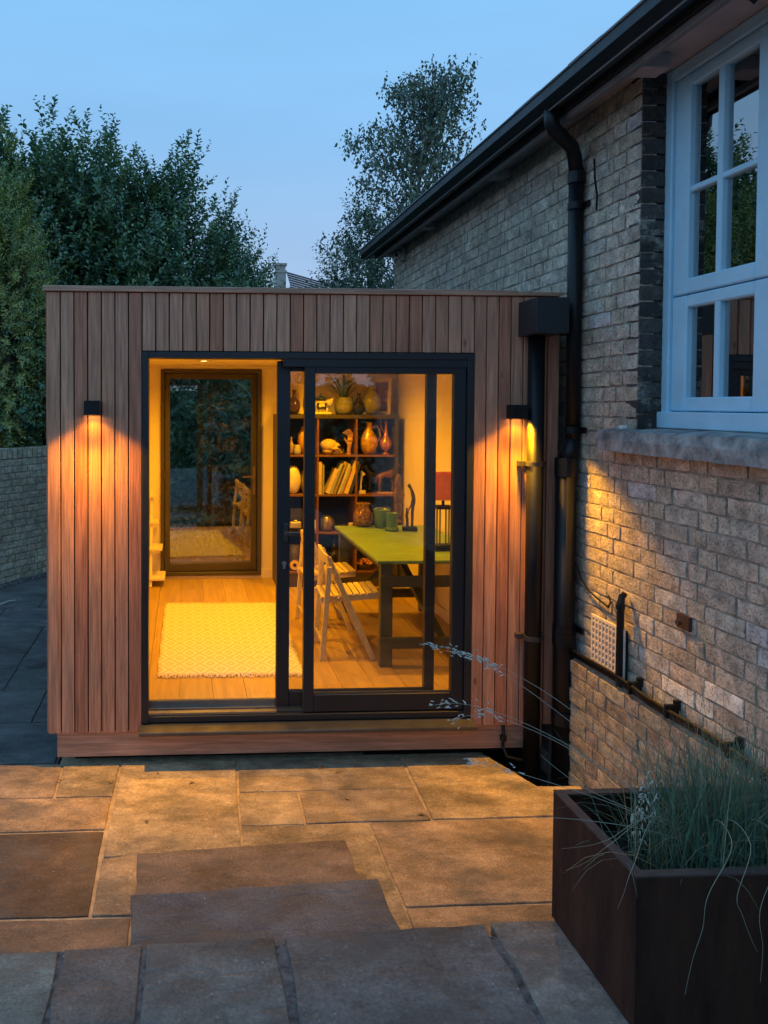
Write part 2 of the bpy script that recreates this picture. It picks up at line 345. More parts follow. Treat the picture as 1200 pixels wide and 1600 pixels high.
for p, c in [
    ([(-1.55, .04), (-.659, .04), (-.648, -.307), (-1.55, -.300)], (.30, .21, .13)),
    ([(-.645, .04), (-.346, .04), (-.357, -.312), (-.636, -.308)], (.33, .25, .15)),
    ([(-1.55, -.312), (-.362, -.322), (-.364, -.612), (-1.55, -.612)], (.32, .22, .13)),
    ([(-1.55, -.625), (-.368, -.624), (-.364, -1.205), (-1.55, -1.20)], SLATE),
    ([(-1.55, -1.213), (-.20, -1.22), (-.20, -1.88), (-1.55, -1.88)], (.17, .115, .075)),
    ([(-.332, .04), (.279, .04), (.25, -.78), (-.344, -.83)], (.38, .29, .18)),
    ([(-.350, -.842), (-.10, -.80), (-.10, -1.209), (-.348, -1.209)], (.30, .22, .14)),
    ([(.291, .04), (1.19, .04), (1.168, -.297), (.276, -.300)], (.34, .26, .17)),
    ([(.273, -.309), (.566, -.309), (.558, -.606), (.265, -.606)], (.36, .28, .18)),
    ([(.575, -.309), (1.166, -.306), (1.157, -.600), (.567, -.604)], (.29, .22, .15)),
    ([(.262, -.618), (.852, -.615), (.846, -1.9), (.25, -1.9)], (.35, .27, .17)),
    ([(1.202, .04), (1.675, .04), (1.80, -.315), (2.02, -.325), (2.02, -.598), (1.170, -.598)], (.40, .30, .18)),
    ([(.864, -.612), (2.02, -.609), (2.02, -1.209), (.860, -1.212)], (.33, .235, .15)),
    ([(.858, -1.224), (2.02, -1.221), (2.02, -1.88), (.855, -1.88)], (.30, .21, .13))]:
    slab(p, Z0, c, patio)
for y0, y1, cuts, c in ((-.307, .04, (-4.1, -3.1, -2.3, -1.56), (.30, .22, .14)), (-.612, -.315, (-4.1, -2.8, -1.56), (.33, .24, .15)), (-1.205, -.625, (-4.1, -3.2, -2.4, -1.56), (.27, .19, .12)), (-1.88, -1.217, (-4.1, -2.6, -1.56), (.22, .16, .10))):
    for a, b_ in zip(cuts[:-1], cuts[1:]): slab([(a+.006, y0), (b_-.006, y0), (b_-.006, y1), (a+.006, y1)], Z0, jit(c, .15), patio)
# side path of dark slate
pb = MB(); pb.box(-4.2, -.69, .062, 6.3, -.2, -.062); path = tag(pb.build('path', M['mortardark']), kind='structure')
ys = [.075, .62, 1.16, 1.95, 2.68, 3.3]; DB = (.115, .112, .110)
for i in range(len(ys)-1):
    xs = {0: [-4, -2.2, -1.4, -.70], 1: [-4, -1.9, -.935, -.70], 2: [-4, -2.3, -1.23, -.70], 3: [-4, -2.5, -1.23, -.70], 4: [-4, -1.7, -.70]}[i]
    for k in range(len(xs)-1):
        slab([(xs[k]+.006, ys[i]+.006), (xs[k+1]-.006, ys[i]+.006), (xs[k+1]-.006, ys[i+1]-.006), (xs[k]+.006, ys[i+1]-.006)], -.053, jit(DB, .15), path)
for xa, xb in ((-4, -2.6), (-2.6, -1.4), (-1.4, -.70)):
    slab([(xa+.006, 3.31), (xb-.006, 3.31), (xb-.006, 4.6), (xa+.006, 4.6)], -.053, jit(DB, .15), path)
# upper landing
lb = MB(); lb.box(-4.2, 2.03, -9, -1.865, -.2, ZL-.007); landing = tag(lb.build('landing', M['mortardark']), kind='structure')
for p, c in [
    ([(-1.74, -1.90), (-.366, -1.872), (-.364, -2.70), (-1.74, -2.70)], (.19, .19, .155)),
    ([(-.350, -1.868), (-.123, -1.856), (-.118, -2.62), (-.352, -2.62)], (.155, .125, .105)),
    ([(-.112, -1.856), (.270, -1.842), (.268, -2.55), (-.108, -2.55)], (.135, .13, .115)),
    ([(.302, -1.838), (.926, -1.814), (.920, -2.62), (.300, -2.62)], (.145, .14, .13)),
    ([(.946, -1.812), (2.02, -1.79), (2.02, -2.62), (.938, -2.62)], (.24, .22, .19)),
    ([(-1.74, -2.72), (-.36, -2.72), (-.36, -3.5), (-1.74, -3.5)], GREY), ([(-.34, -2.64), (.285, -2.64), (.285, -3.5), (-.34, -3.5)], GREY),
    ([(.30, -2.64), (2.02, -2.64), (2.02, -3.5), (.30, -3.5)], GREY)]:
    slab(p, ZL, c, landing, th=.04)
for a, b_, y0, y1 in ((-4.1, -2.9, -2.70, -1.88), (-2.9, -1.75, -2.70, -1.88), (-4.1, -2.6, -3.5, -2.72), (-2.6, -1.75, -3.5, -2.72), (-4.1, -1.75, -8.9, -3.52)): slab([(a+.008, y0), (b_-.008, y0), (b_-.008, y1), (a+.008, y1)], ZL, jit(GREY, .15), landing, th=.04)
slab([(-1.74, -3.52), (2.02, -3.52), (2.02, -8.9), (-1.74, -8.9)], ZL, GREY, landing, th=.04)
# two free stone steps up to the landing
sb = MB(); sb.box(-.165, .65, -1.86, -1.02, -.2, .03); sb.box(-.15, .67, -1.86, -1.47, .03, .145)
steps = tag(sb.build('steps', M['mortardark']), kind='structure')
slab([(-.188, -1.005), (.678, -.945), (.680, -1.44), (-.176, -1.46)], .07, (.155, .11, .082), steps, th=.045, name='tread')
slab([(-.184, -1.448), (.700, -1.395), (.708, -1.85), (-.166, -1.86)], .185, (.088, .096, .110), steps, th=.045, name='tread')

# specks, grit and a few fallen leaves on the paving
lt = MB()
for i in range(150):
    x, y = random.uniform(-1.3, 1.9), random.uniform(-1.8, -.03); z = Z0+.003
    if -.2 < x < .72 and y < -.95: z = .073 if y > -1.4 else .188
    if random.random() < .35: y = random.uniform(-3.0, -1.87); z = ZL+.003
    a = random.uniform(0, 6.28); r = random.uniform(.0012, .0036); e = random.uniform(.4, 1)
    lt.ell((x, y, z), (r, r*e, r*.5), 5, 3)
tag(lt.build('grit', mat('pale_grit', (.50, .46, .38), rough=.9, var=.6, vscale=9)), kind='stuff')
lt = MB()
for i in range(11):
    x, y = random.uniform(-1.2, 1.8), random.uniform(-.9, -.04); z = Z0+.004; a = random.uniform(0, 6.28); c_, s_ = math.cos(a), math.sin(a); L = random.uniform(.012, .026)
    P = [(-L, 0, 0), (0, L*.45, .004), (L, 0, .002), (0, -L*.45, .003)]
    lt.add([(x+p*c_-q*s_, y+p*s_+q*c_, z+h) for p, q, h in P], [(0, 1, 2, 3)])
tag(lt.build('fallen_leaves', mat('dry_leaf', (.22, .15, .06), rough=.8, var=.5, vscale=20)), kind='stuff')

# ------------------------------------------------------------------ bricks
def brick_mesh(name, L, H, D, mm, amp=.0028):
    """face towards -X, length along Y, centre of face at the origin, rough arrises"""
    nx, nz = 5, 3; V = []; Fc = []
    for j in range(nz):
        for i in range(nx):
            e = (i in (0, nx-1)) or (j in (0, nz-1)); c = (i in (0, nx-1)) and (j in (0, nz-1))
            x = random.uniform(-amp, amp)+(random.uniform(.001, .004) if e else 0)+(random.uniform(.0, .004) if c else 0)
            V.append((x*.55, (i/(nx-1)-.5)*L+random.uniform(-amp, amp)*(1.0 if e else 2), (j/(nz-1)-.5)*H+random.uniform(-amp, amp)))
    for j in range(nz-1):
        for i in range(nx-1):
            a = j*nx+i; Fc.append((a, a+1, a+1+nx, a+nx))
    ring = [i for i in range(nx)]+[nx*j+nx-1 for j in range(1, nz)]+[nx*(nz-1)+i for i in range(nx-2, -1, -1)]+[nx*j for j in range(nz-2, 0, -1)]
    o = len(V); V += [(D, V[i][1], V[i][2]) for i in ring]
    n = len(ring)
    for k in range(n): Fc.append((ring[(k+1) % n], ring[k], o+k, o+(k+1) % n))
    m = MB(); m.add(V, Fc); return m
ST = [brick_mesh('brick', .215, .065, .075, None) for _ in range(8)]; HD = [brick_mesh('brick', .1025, .065, .075, None) for _ in range(8)]
CL = [brick_mesh('brick', .112, .066, .1, None, .0016) for _ in range(4)]
STm = [b.mesh('brick', M['brick']) for b in ST]; HDm = [b.mesh('brick', M['brick']) for b in HD]; CLm = [b.mesh('brick', M['brick']) for b in CL]
PAL = [(.60, .50, .38), (.57, .47, .35), (.62, .525, .405), (.54, .44, .335), (.59, .495, .38), (.52, .43, .34), (.63, .545, .44), (.56, .465, .355)]
def joined(name, items, parent, m):
    V = []; Fc = []; T = []
    for mb, mtx, c in items:
        o = len(V); V += [mtx @ Vector(p) for p in mb.v]; Fc += [tuple(i+o for i in q) for q in mb.f]; T += [(*c, 1)]*len(mb.v)
    l = rootloc(parent); me = bpy.data.meshes.new(name); me.from_pydata([p-l for p in V], [], Fc); me.materials.append(m)
    a = me.color_attributes.new('tint', 'FLOAT_COLOR', 'POINT'); a.data.foreach_set('color', np.array(T, 'f').ravel())
    b = bmesh.new(); b.from_mesh(me); bmesh.ops.recalc_face_normals(b, faces=b.faces); b.to_mesh(me); b.free()
    ob = bpy.data.objects.new(name, me); col.objects.link(ob); ob.parent = parent; tag(ob, kind='stuff'); return ob

# ------------------------------------------------------------------ brick house
XW = 2.12
house = thing('brick_house', 'long low house of old stock brick with black gutter and pale blue window', 'house', (2.6, 0, 0))
WY0, WY1, WZ0, WZ1 = -2.0, -.60, 1.785, 3.44          # window opening
core = MB(); xa, xb = XW+.004, XW+.30
core.box(xa, xb, WY1+.014, 3.62, -.3, 3.441); core.box(xa, xb, -4.2, WY0-.008, -.3, 3.441); core.box(xa, xb, WY0-.008, WY1+.008, -.3, WZ0-.11)
core.build('wall', M['wallmortar'], house)
shell = MB(); shell.box(5.2, 5.35, -4.2, -2.6, 0, 3.46); shell.box(5.2, 5.35, -.9, 3.62, 0, 3.46); shell.box(5.2, 5.35, -2.6, -.9, 0, 1.0)  # the gap in this far wall is an added opening to let sky light in
shell.box(xb, 5.2, 3.45, 3.62, -.3, 3.46); shell.box(xb, 2.6, -4.2, -4.05, 0, 3.46); shell.box(5.0, 5.35, -4.2, -4.05, 0, 3.46); shell.box(2.6, 5.0, -4.2, -4.05, 0, .35); shell.box(xb, 5.35, -4.2, 3.62, .2, .3); shell.box(xb+.002, 5.35, -4.2, 3.62, 3.463, 3.55)  # end wall left open: an added, unseen opening that lights the pillar inside
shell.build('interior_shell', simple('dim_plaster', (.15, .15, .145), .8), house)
rf = MB(); rf.add([(1.84, -5, 3.51), (1.84, 3.95, 3.51), (5.5, 3.95, 6.2), (5.5, -5, 6.2), (1.84, -5, 3.49), (1.84, 3.95, 3.49), (5.5, 3.95, 6.15), (5.5, -5, 6.15)], [(0, 1, 2, 3), (7, 6, 5, 4), (0, 4, 5, 1), (1, 5, 6, 2), (2, 6, 7, 3), (3, 7, 4, 0)])
rf.build('roof', simple('slate_roof', (.06, .062, .07), .6, var=.3), house)
sl = MB(); dvec = Vector((5.5-1.84, 0, 6.2-3.51)); ln = dvec.length; dvec.normalize(); up_ = Vector((-dvec.z, 0, dvec.x)); q_ = Matrix((dvec, Vector((0, 1, 0)), up_)).transposed()
for k in range(int(ln/.22)):
    for j in range(30): 
        c_ = Vector((1.84, -4.85+j*.3+(.15 if k % 2 else 0), 3.515))+dvec*(.10+k*.22)+up_*(.008+random.uniform(0, .003)); sl.obox(c_, (.25, .292, .006), q_ @ Matrix.Rotation(.03, 3, 'Y'))
tag(sl.build('slates', simple('slate_roof', (.06, .062, .07), .6, var=.3), house), kind='stuff')
near, far = [], []
ci = 0; z = -.19
while z < 3.42:
    y = -4.2+(.0 if ci % 2 else -.165); k = ci % 2
    while y < 3.62:
        stretch = (k % 2 == 0)
        if ci % 5 == 2 and random.random() < .3: stretch = True
        L = .215 if stretch else .1025
        y0, y1 = y, y+L; y = y1+.0105; k += 1
        zc = z+.0325
        if y0 > 3.615: continue
        y1 = min(y1, 3.62)
        parts = [(y0, y1)]
        if z+.06 > WZ0-.10 and z < WZ1:       # cut at window jambs
            if y1 > WY0 and y0 < WY1:
                parts = []
                if y0 < WY0-.03: parts.append((y0, WY0))
                if y1 > WY1+.03: parts.append((WY1, y1))
        for a, b in parts:
            if b-a < .03: continue
            yc = (a+b)/2
            if yc > .15 and zc < 2.3: continue        # behind the garden room
            if zc < .56 and yc < .12: continue          # covered by the plinth course
            st = (b-a) > .16; full = .215 if st else .1025
            c = jit(random.choice(PAL), .08)
            s = (b-a)/full
            d = (Vector((XW, yc, zc))-CAM).length; u, v = pix((XW, yc, zc))
            vis = -20 < u < 1215 and v > -20
            (near if vis else far).append((d if vis else 99, st, yc, zc, s, c))
    z += .0755; ci += 1
def lime(yc, zc):
    return (-1.26 < yc < -.80) and (.60 < zc < .78) and random.random() < .8
near.sort()
ind, rest = near[:222], near[222:]+far
for d, st, yc, zc, s, c in ind:
    if lime(yc, zc): c = jit((1.0, .90, .74), .05)
    elif random.random() < .045: c = jit((.62, .58, .54), .06)
    if -.60 <= yc < -.50 and zc > 1.7: pass
    o = inst(random.choice(STm if st else HDm), 'brick', (XW-random.uniform(.0, .0045), yc, zc), house, rot=(random.choice((0, math.pi))+R(random.uniform(-.6, .6)), 0, 0), color=c)
    o.scale = (1, s*random.uniform(.985, 1.01), random.uniform(.96, 1.03))
# darker-toned closers down the window reveal
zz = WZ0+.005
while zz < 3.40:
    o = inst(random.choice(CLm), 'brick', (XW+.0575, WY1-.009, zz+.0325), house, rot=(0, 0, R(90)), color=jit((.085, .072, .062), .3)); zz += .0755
joined('brickwork', [(random.choice(ST if st else HD), Matrix.Translation((XW-random.uniform(0, .0045), yc, zc)) @ Matrix.Diagonal((1, s, 1, 1)) @ Matrix.Rotation(random.choice((0, math.pi)), 4, 'X'), c) for d, st, yc, zc, s, c in rest], house, M['brickj'])
# plinth: two-brick-thick base with a sloped mortar shoulder
pl = MB(); pl.extr_y([(2.064, -.3), (2.064, .535), (XW+.002, .572), (XW+.05, .572), (XW+.05, -.3)], -4.2, .12); pl.build('plinth_core', M['wallmortar'], house)
ci = 0; z = .48; pn = []
while z > -.22:
    y = -4.2+(.0 if ci % 2 else -.16)
    k = ci
    while y < .1:
        st = (k % 2 == 0); L = .215 if st else .1025; yc = y+L/2; y += L+.0105; k += 1
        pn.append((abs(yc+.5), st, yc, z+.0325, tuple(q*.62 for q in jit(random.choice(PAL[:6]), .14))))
    z -= .0755; ci += 1
pn.sort()
for i, (d, st, yc, zc, c) in enumerate(pn):
    if i < 58:
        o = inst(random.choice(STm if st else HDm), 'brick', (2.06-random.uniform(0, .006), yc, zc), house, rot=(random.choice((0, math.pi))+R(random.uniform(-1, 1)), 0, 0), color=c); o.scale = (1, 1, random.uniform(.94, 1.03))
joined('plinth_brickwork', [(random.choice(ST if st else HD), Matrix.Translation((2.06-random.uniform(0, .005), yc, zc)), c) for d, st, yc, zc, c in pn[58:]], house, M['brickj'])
# stone sill
s = MB()
n = 26; prev = None
V = []; Fc = []
for i in range(n+1):
    y = -.405-(2.2-.405)*i/n; j = lambda a=.002: random.uniform(-a, a)
    V += [(2.035+j(), y, 1.681+j()), (2.03+j(), y, 1.735+j()), (2.042+j(), y, 1.779+j()), (2.10, y, 1.788+j(.002)), (2.26, y, 1.797), (2.26, y, 1.681)]
for i in range(n):
    for k in range(6):
        k2 = (k+1) % 6; Fc.append((i*6+k, i*6+k2, i*6+6+k2, i*6+6+k))
Fc += [tuple(range(5, -1, -1)), tuple(n*6+k for k in range(6))]
s.add(V, Fc); s.build('window_sill', M['sillstone'], house)
# window: outer frame, two casements tall, glazing bars, panes
fr = MB(); FX0, FX1 = 2.232, 2.335
fr.box(FX0, FX1, -.653, -.602, 1.80, 3.44); fr.box(FX0, FX1, -2.0, -1.94, 1.80, 3.44)
fr.box(FX0+.002, FX1, -1.94, -.653, 3.385, 3.44); fr.box(FX0-.02, FX1, -2.0, -.602, 1.797, 1.872); fr.box(FX0+.004, FX1-.01, -1.335, -1.265, 1.872, 3.385)
win = fr.build('window', M['paint'], house, bevel=.004)
def casement(y0, y1, z0, z1, split, hb):
    m = MB(); st = .100; x0, x1 = FX0+.014, FX0+.064
    m.box(x0, x1, y1-st, y1, z0, z1); m.box(x0, x1, y0, y0+st, z0, z1); m.box(x0+.001, x1, y0+st, y1-st, z0, z0+(.068 if z0 > 2.2 else .062)); m.box(x0+.001, x1, y0+st, y1-st, z1-.055, z1)
    o = m.build('sash', M['paint'], win, bevel=.006)
    gb = MB(); gb.box(x0+.004, x1-.004, split-.017, split+.017, z0+.06, z1-.05); gb.build('glazing_bar', M['paint'], win, bevel=.004)
    if hb:
        g2 = MB(); g2.box(x0+.006, x1-.004, y0+st, y1-st, hb-.013, hb+.013); g2.build('glazing_bar', M['paint'], win, bevel=.004)
    zs = [z0+.06, hb, z1-.05] if hb else [z0+.06, z1-.05]
    for a, b in zip(zs[:-1], zs[1:]):
        for ya, yb in ((y0+st-.01, split), (split, y1-st+.01)):
            p = MB(); p.box(x0+.028, x0+.032, ya, yb, a, b); p.build('pane', M['panewin'], win)
for ya, yb, sp in ((-1.263, -.655, -.948), (-1.938, -1.337, -1.64)):
    casement(ya, yb, 2.403, 3.382, sp, 2.868); casement(ya, yb, 1.876, 2.396, sp, None)
# eaves
sf = MB(); sf.box(1.975, 2.44, -4.2, 3.63, 3.442, 3.458); sf.build('soffit', M['soffit'], house)
sf = MB(); sf.box(1.94, 1.972, -4.2, 3.63, 3.362, 3.392); sf.build('eaves_batten', simple('grey_batten', (.20, .20, .20), .7), house, bevel=.004)
sf = MB(); sf.box(1.925, 1.955, -4.2, 3.66, 3.394, 3.52); sf.build('fascia_board', M['fascia'], house)
gt = MB(); prof = [(1.815, 3.505), (1.822, 3.505), (1.824, 3.455), (1.845, 3.425), (1.88, 3.418), (1.922, 3.43), (1.922, 3.418), (1.878, 3.400), (1.838, 3.400), (1.812, 3.445)]
gt.extr_y(prof, -4.2, 3.80); gt.box(1.816, 1.922, 3.801, 3.806, 3.41, 3.50)
gt.build('gutter', M['blackdull'], house)
gl = MB(); gl.tube([(1.812, -4.2, 3.505), (1.812, 3.8, 3.505)], .006, 6); gl.tube([(1.845, -4.2, 3.399), (1.845, 3.8, 3.399)], .005, 6); gl.build('gutter_bead', simple('gutter_highlight', (.22, .24, .26), .35), house)  # pale bead colour stands in for the highlight along the black gutter
for y, hh in ((-.76, .045), (.90, .03), (2.35, .03), (3.5, .04)):
    r = MB(); r.box(1.985, 2.118, y-.055, y+.055, 3.44-hh-.02, 3.441); r.build('rafter_tail', M['soffit'], house, bevel=.004)

# rainwater pipe of the house, from the gutter down the wall
rp_ = thing('rainwater_pipe', 'tall black cast iron rainwater pipe with swan neck running down the brick wall', 'downpipe', (2.04, -.2, -.2))
PXx, PYy = 2.076, -.088
nk = MB(); nk.tube([(1.872, -.225, 3.41), (1.872, -.225, 3.345), (1.886, -.224, 3.312), (2.015, -.155, 3.25), (2.06, -.10, 3.205), (PXx, PYy, 3.13)], [.040, .037, .036, .036, .036, .036], 14); nk.build('swan_neck', M['blackdull'], rp_, smooth=True)
p = MB(); p.tube([(PXx, PYy, 3.16), (PXx, PYy, 1.70)], .0375, 16); p.tube([(PXx-.032, PYy, 1.60), (PXx-.032, PYy, -.2)], .053, 16); p.tube([(PXx, PYy, 1.72), (PXx-.006, PYy, 1.66), (PXx-.03, PYy, 1.60)], [.0375, .042, .05], 16); p.build('pipe', M['blackdull'], rp_, smooth=True)
for zc, h, r in ((3.14, .06, .043), (1.62, .10, .058), (.68, .07, .058), (.25, .07, .058)):
    c = MB(); c.tube([(PXx-(.032 if zc < 1.7 else 0), PYy, zc), (PXx-(.032 if zc < 1.7 else 0), PYy, zc-h)], r, 16); c.build('collar', M['blackdull'], rp_)
for zc in (2.96, 1.77, .70):
    c = MB(); c.tube([(PXx-(.032 if zc < 1.6 else 0), PYy, zc-.018), (PXx-(.032 if zc < 1.6 else 0), PYy, zc+.018)], .042 if zc > 1.62 else .057, 16); c.box(PXx, XW-.004, PYy-.014, PYy+.014, zc-.012, zc+.012); c.box(PXx+.03, XW-.006, PYy-.075, PYy+.03, zc-.016, zc+.016); c.build('bracket', M['blackdull'], rp_)
c = MB(); c.tube([(2.09, -.24, 3.16), (2.085, -.26, 3.05), (2.10, -.255, 2.97), (2.10, -.25, 2.90)], .006, 6)
tag(c.build('cable', M['matt'], None), 'thin black cable looping beside the top bend of the rainwater pipe', 'cable')

# air vent, conduit, hose, cables on the brick wall
av = thing('air_vent', 'white square-holed air vent grille in the brick wall above the plinth', 'air vent', (2.1, -.44, .6))
b = MB(); b.box(2.0935, 2.112, -.572, -.308, .585, .825); b.build('backing', M['matt'], av)
gm = MB(); ya, yb, za, zb = -.585, -.295, .575, .835; nc, nr = 9, 8
gm.box(2.082, 2.093, ya, yb, za, za+.014); gm.box(2.082, 2.093, ya, yb, zb-.014, zb); 
for i in range(nc+1):
    y = ya+.006+(yb-ya-.012)*i/nc; gm.box(2.0822, 2.0928, y-.0058, y+.0058, za+.014, zb-.014)
for i in range(1, nr):
    z = za+(zb-za)*i/nr; gm.box(2.0835, 2.0925, ya+.003, yb-.003, z-.0052, z+.0052)
gm.build('grille', simple('white_plastic', (.72, .64, .56), .5), av)
c = MB(); c.tube([(2.085, -.565, 1.0), (2.075, -.57, .96), (2.073, -.57, .60), (2.068, -.58, .56)], [.014, .017, .017, .015], 10); c.tube([(2.10, -.565, .995), (2.085, -.565, 1.0)], .013, 8); c.tube([(2.073, -.57, .955), (2.073, -.57, .93)], .021, 10)
tag(c.build('conduit', M['blackdull']), 'short upright black conduit in front of the white air vent', 'conduit')
hs = MB(); pts = [(2.075, y, .578+.006*math.sin(y*9)) for y in np.linspace(-.12, -3.2, 40)]; hs.tube(pts, .013, 8); hs.tube([(x-.012, y, z+.024) for x, y, z in pts], .009, 8)
hose = thing('hose', 'pair of black hoses clipped along the top of the brick plinth', 'hose', (2.075, -.5, .57)); hs.build('pipe_run', M['blackdull'], hose, smooth=True)
for y in (-.68, -.95, -1.32):
    c = MB(); c.box(2.054, 2.112, y-.008, y+.008, .565, .622); c.box(2.095, 2.118, y-.009, y+.009, .60, .64); c.build('clip', M['blackdull'], hose)
c = MB(); c.tube([(2.09, -.12, 1.06), (2.10, -.16, .98), (2.10, -.24, .935), (2.10, -.34, .915), (2.10, -.42, .90), (2.10, -.44, .93), (2.105, -.41, .955)], .005, 6)
tag(c.build('cable', M['matt']), 'thin black cable sagging across the bricks above the white air vent', 'cable')
c = MB(); c.box(2.104, 2.118, -1.02, -.94, .955, 1.015); c.tube([(2.09, -.985, .985), (2.075, -.985, .985)], .012, 8)
tag(c.build('wall_fitting', simple('rusty_iron', (.09, .04, .025), .9)), 'small rusty iron ring fitting on the brick wall below the window', 'wall fitting')
c = MB(); c.box(2.06, 2.085, -.585, -.55, 1.79, 1.806)
tag(c.build('block', simple('white_block', (.75, .75, .72), .6), None, bevel=.003), 'tiny white block lying on the end of the stone window sill', 'block')
cm = thing('security_camera', 'small pale dome security camera under the far end of the black gutter', 'security camera', (2.06, 3.25, 3.36))
c = MB(); c.box(2.07, 2.118, 3.20, 3.31, 3.29, 3.41); c.build('base', simple('pale_grey', (.42, .42, .42), .5), cm, bevel=.008)
c = MB(); c.ell((2.045, 3.235, 3.345), (.035, .045, .045)); c.build('dome', simple('pale_grey', (.42, .42, .42), .5), cm, smooth=True)
c = MB(); c.ell((2.022, 3.205, 3.34), (.018, .022, .02)); c.build('lens', M['matt'], cm, smooth=True)
c = MB(); c.tube([(2.05, -1.50, 3.44), (2.045, -1.49, 3.40), (2.02, -1.45, 3.36)], .014, 8); c.tube([(2.02, -1.45, 3.36), (2.005, -1.43, 3.34)], .02, 8)
tag(c.build('bracket_light', M['blackdull']), 'small dark spotlight stub under the soffit above the window', 'spotlight')

# dim things seen behind the window of the house
c = MB(); c.box(3.12, 3.30, .02, .30, .3, 3.44); tag(c.build('pillar', simple('white_gloss', (.75, .78, .74), .5)), 'white painted pillar standing inside behind the brick house window', 'pillar')
sl = thing('swan_neck_lamp', 'dark swan-neck lamp with cone shades hanging behind the house window', 'lamp', (3.0, .2, 2.6))
c = MB(); c.tube([(3.0, .29, 2.79), (3.0, .24, 2.795), (3.0, .21, 2.77), (3.0, .20, 2.70), (3.0, .19, 2.64), (3.0, .15, 2.62), (3.0, .08, 2.62), (3.0, .06, 2.9), (3.0, .06, 3.2)], .008, 8); c.build('arm', M['blackdull'], sl, smooth=True)
for y in (.10, .29):
    c = MB(); c.lathe([(.008, .05), (.02, .03), (.06, -.01), (.062, -.015), (.004, -.005)], (3.0, y, 2.57), 14); c.build('lamp_shade', M['blackdull'], sl, smooth=True)
bs = thing('dressed_bust', 'dark dressmaker bust with pale cap behind the lower window panes', 'bust', (2.75, -.35, 1.0))
c = MB(); c.lathe([(.14, 0), (.15, .3), (.11, .55), (.14, .75), (.12, .85), (.045, .93), (.045, 1.0)], (2.80, -.38, 1.0), 18, 1, .8); c.build('torso', simple('dark_cloth', (.05, .05, .06), .9), bs, smooth=True)
c = MB(); c.ell((2.80, -.38, 2.06), (.07, .08, .07)); c.build('head', simple('dark_cloth', (.05, .05, .06), .9), bs, smooth=True)
c = MB(); c.ell((2.80, -.38, 2.10), (.078, .088, .05)); c.build('cap', simple('pale_cap', (.55, .55, .52), .8), bs, smooth=True)
cu = MB(); V = []; Fc = []; n = 28
for i in range(n+1):
    t = i/n; V += [(2.98+.03*math.sin(t*26), -.62+.42*t, 1.2), (2.98+.012*math.sin(t*26), -.38+.18*t, 2.45)]
for i in range(n): Fc.append((2*i, 2*i+2, 2*i+3, 2*i+1))
cu.add(V, Fc); o = cu.build('curtain', simple('linen', (.50, .46, .40), .9), None, smooth=True); o.modifiers.new('solid', 'SOLIDIFY').thickness = .004
tag(o, 'pale gathered curtain hanging behind the lower right window pane', 'curtain')

# ================================================================== GARDEN ROOM
XL, XR, DEP = -.728, 2.045, 3.2
room = thing('garden_room', 'flat-roofed garden room clad in upright cedar boards with black glazed sliding doors', 'garden room', (.65, 0, 0))
CED = [(.57, .265, .16), (.54, .25, .145), (.59, .285, .175), (.52, .23, .13), (.57, .275, .17), (.46, .185, .105), (.56, .26, .155), (.60, .30, .185)]
DL, DR, DT, DB_ = -.2267, 1.5692, 2.180, .158
back = MB(); back.box(XL+.03, DL+.004, .022, .10, .14, 2.49); back.box(DR-.004, XR-.02, .022, .10, .14, 2.49); back.box(DL+.004, DR-.004, .022, .10, DT-.004, 2.49); back.build('front_wall', M['matt'], room)
sw = MB(); sw.box(XL+.012, XL+.14, .101, DEP, .14, 2.488); sw.build('side_wall', M['cedar_h'], room)
sw = MB(); sw.box(1.985, XR-.012, .101, DEP, .14, 2.488); sw.build('side_wall', M['cedar_h'], room)
rw = MB(); RDL, RDR, RDB, RDT = -.222, .715, .302, 2.225; yb0, yb1 = 3.05, 3.2
rw.box(XL+.141, RDL, yb0, yb1, .14, 2.4); rw.box(RDR, 1.984, yb0, yb1, .14, 2.4); rw.box(RDL, RDR, yb0, yb1, RDT, 2.4); rw.box(RDL, RDR, yb0, yb1, .14, RDB-.002); rw.build('back_wall', M['wallin'], room)
rt = MB(); rt.box(XL+.02, XR-.02, .101, DEP, 2.40, 2.493); rt.build('roof', M['matt'], room)
bmesh_cache = {}
def board(x0, x1, z0, z1):
    k = (round(x1-x0, 4), round(z1-z0, 3))
    if k not in bmesh_cache:
        m = MB(); m.box(0, x1-x0, 0, .02, 0, z1-z0); bmesh_cache[k] = m.mesh('cladding_board', M['cedar'])
    return inst(bmesh_cache[k], 'cladding_board', (x0, random.uniform(-.0012, .0012), z0), room, color=jit(random.choice(CED), .08), bevel=.002)
n = 7; wl = (DL-XL)/n
for i in range(n): board(XL+i*wl+.0031, XL+(i+1)*wl-.0031, .1385, 2.490)
n = 25; wt = (DR-DL)/n
for i in range(n): board(DL+i*wt+.0031, DL+(i+1)*wt-.0031, DT+.004, 2.490)
n = 7; wr = (XR-DR)/n
for i in range(n): board(DR+i*wr+.0031, DR+(i+1)*wr-.0031, .1385, 2.490)
sbm = MB(); sbm.box(-.018, 0, 0, .0635, 0, 2.3515); sbm = sbm.mesh('cladding_board', M['cedar'])
for i in range(44): inst(sbm, 'cladding_board', (XL+.011, .0245+i*.0713, .1385), room, color=jit(random.choice(CED), .08))
c = MB(); c.box(XL-.016, 1.80, -.014, .10, 2.4935, 2.523); c.box(XL-.016, XL+.10, .101, DEP+.01, 2.4935, 2.523); c.box(1.80, XR, -.014, .10, 2.4935, 2.515); c.build('cap_trim', M['cedar_h'], room, bevel=.003)
c = MB(); c.box(-.683, 1.985, .028, .05, -.002, .1365); c.build('plinth_board', M['cedar_h'], room, bevel=.002)
c = MB(); c.box(-.60, 1.9, .12, 3.1, -.06, .138); c.build('base', M['matt'], room)
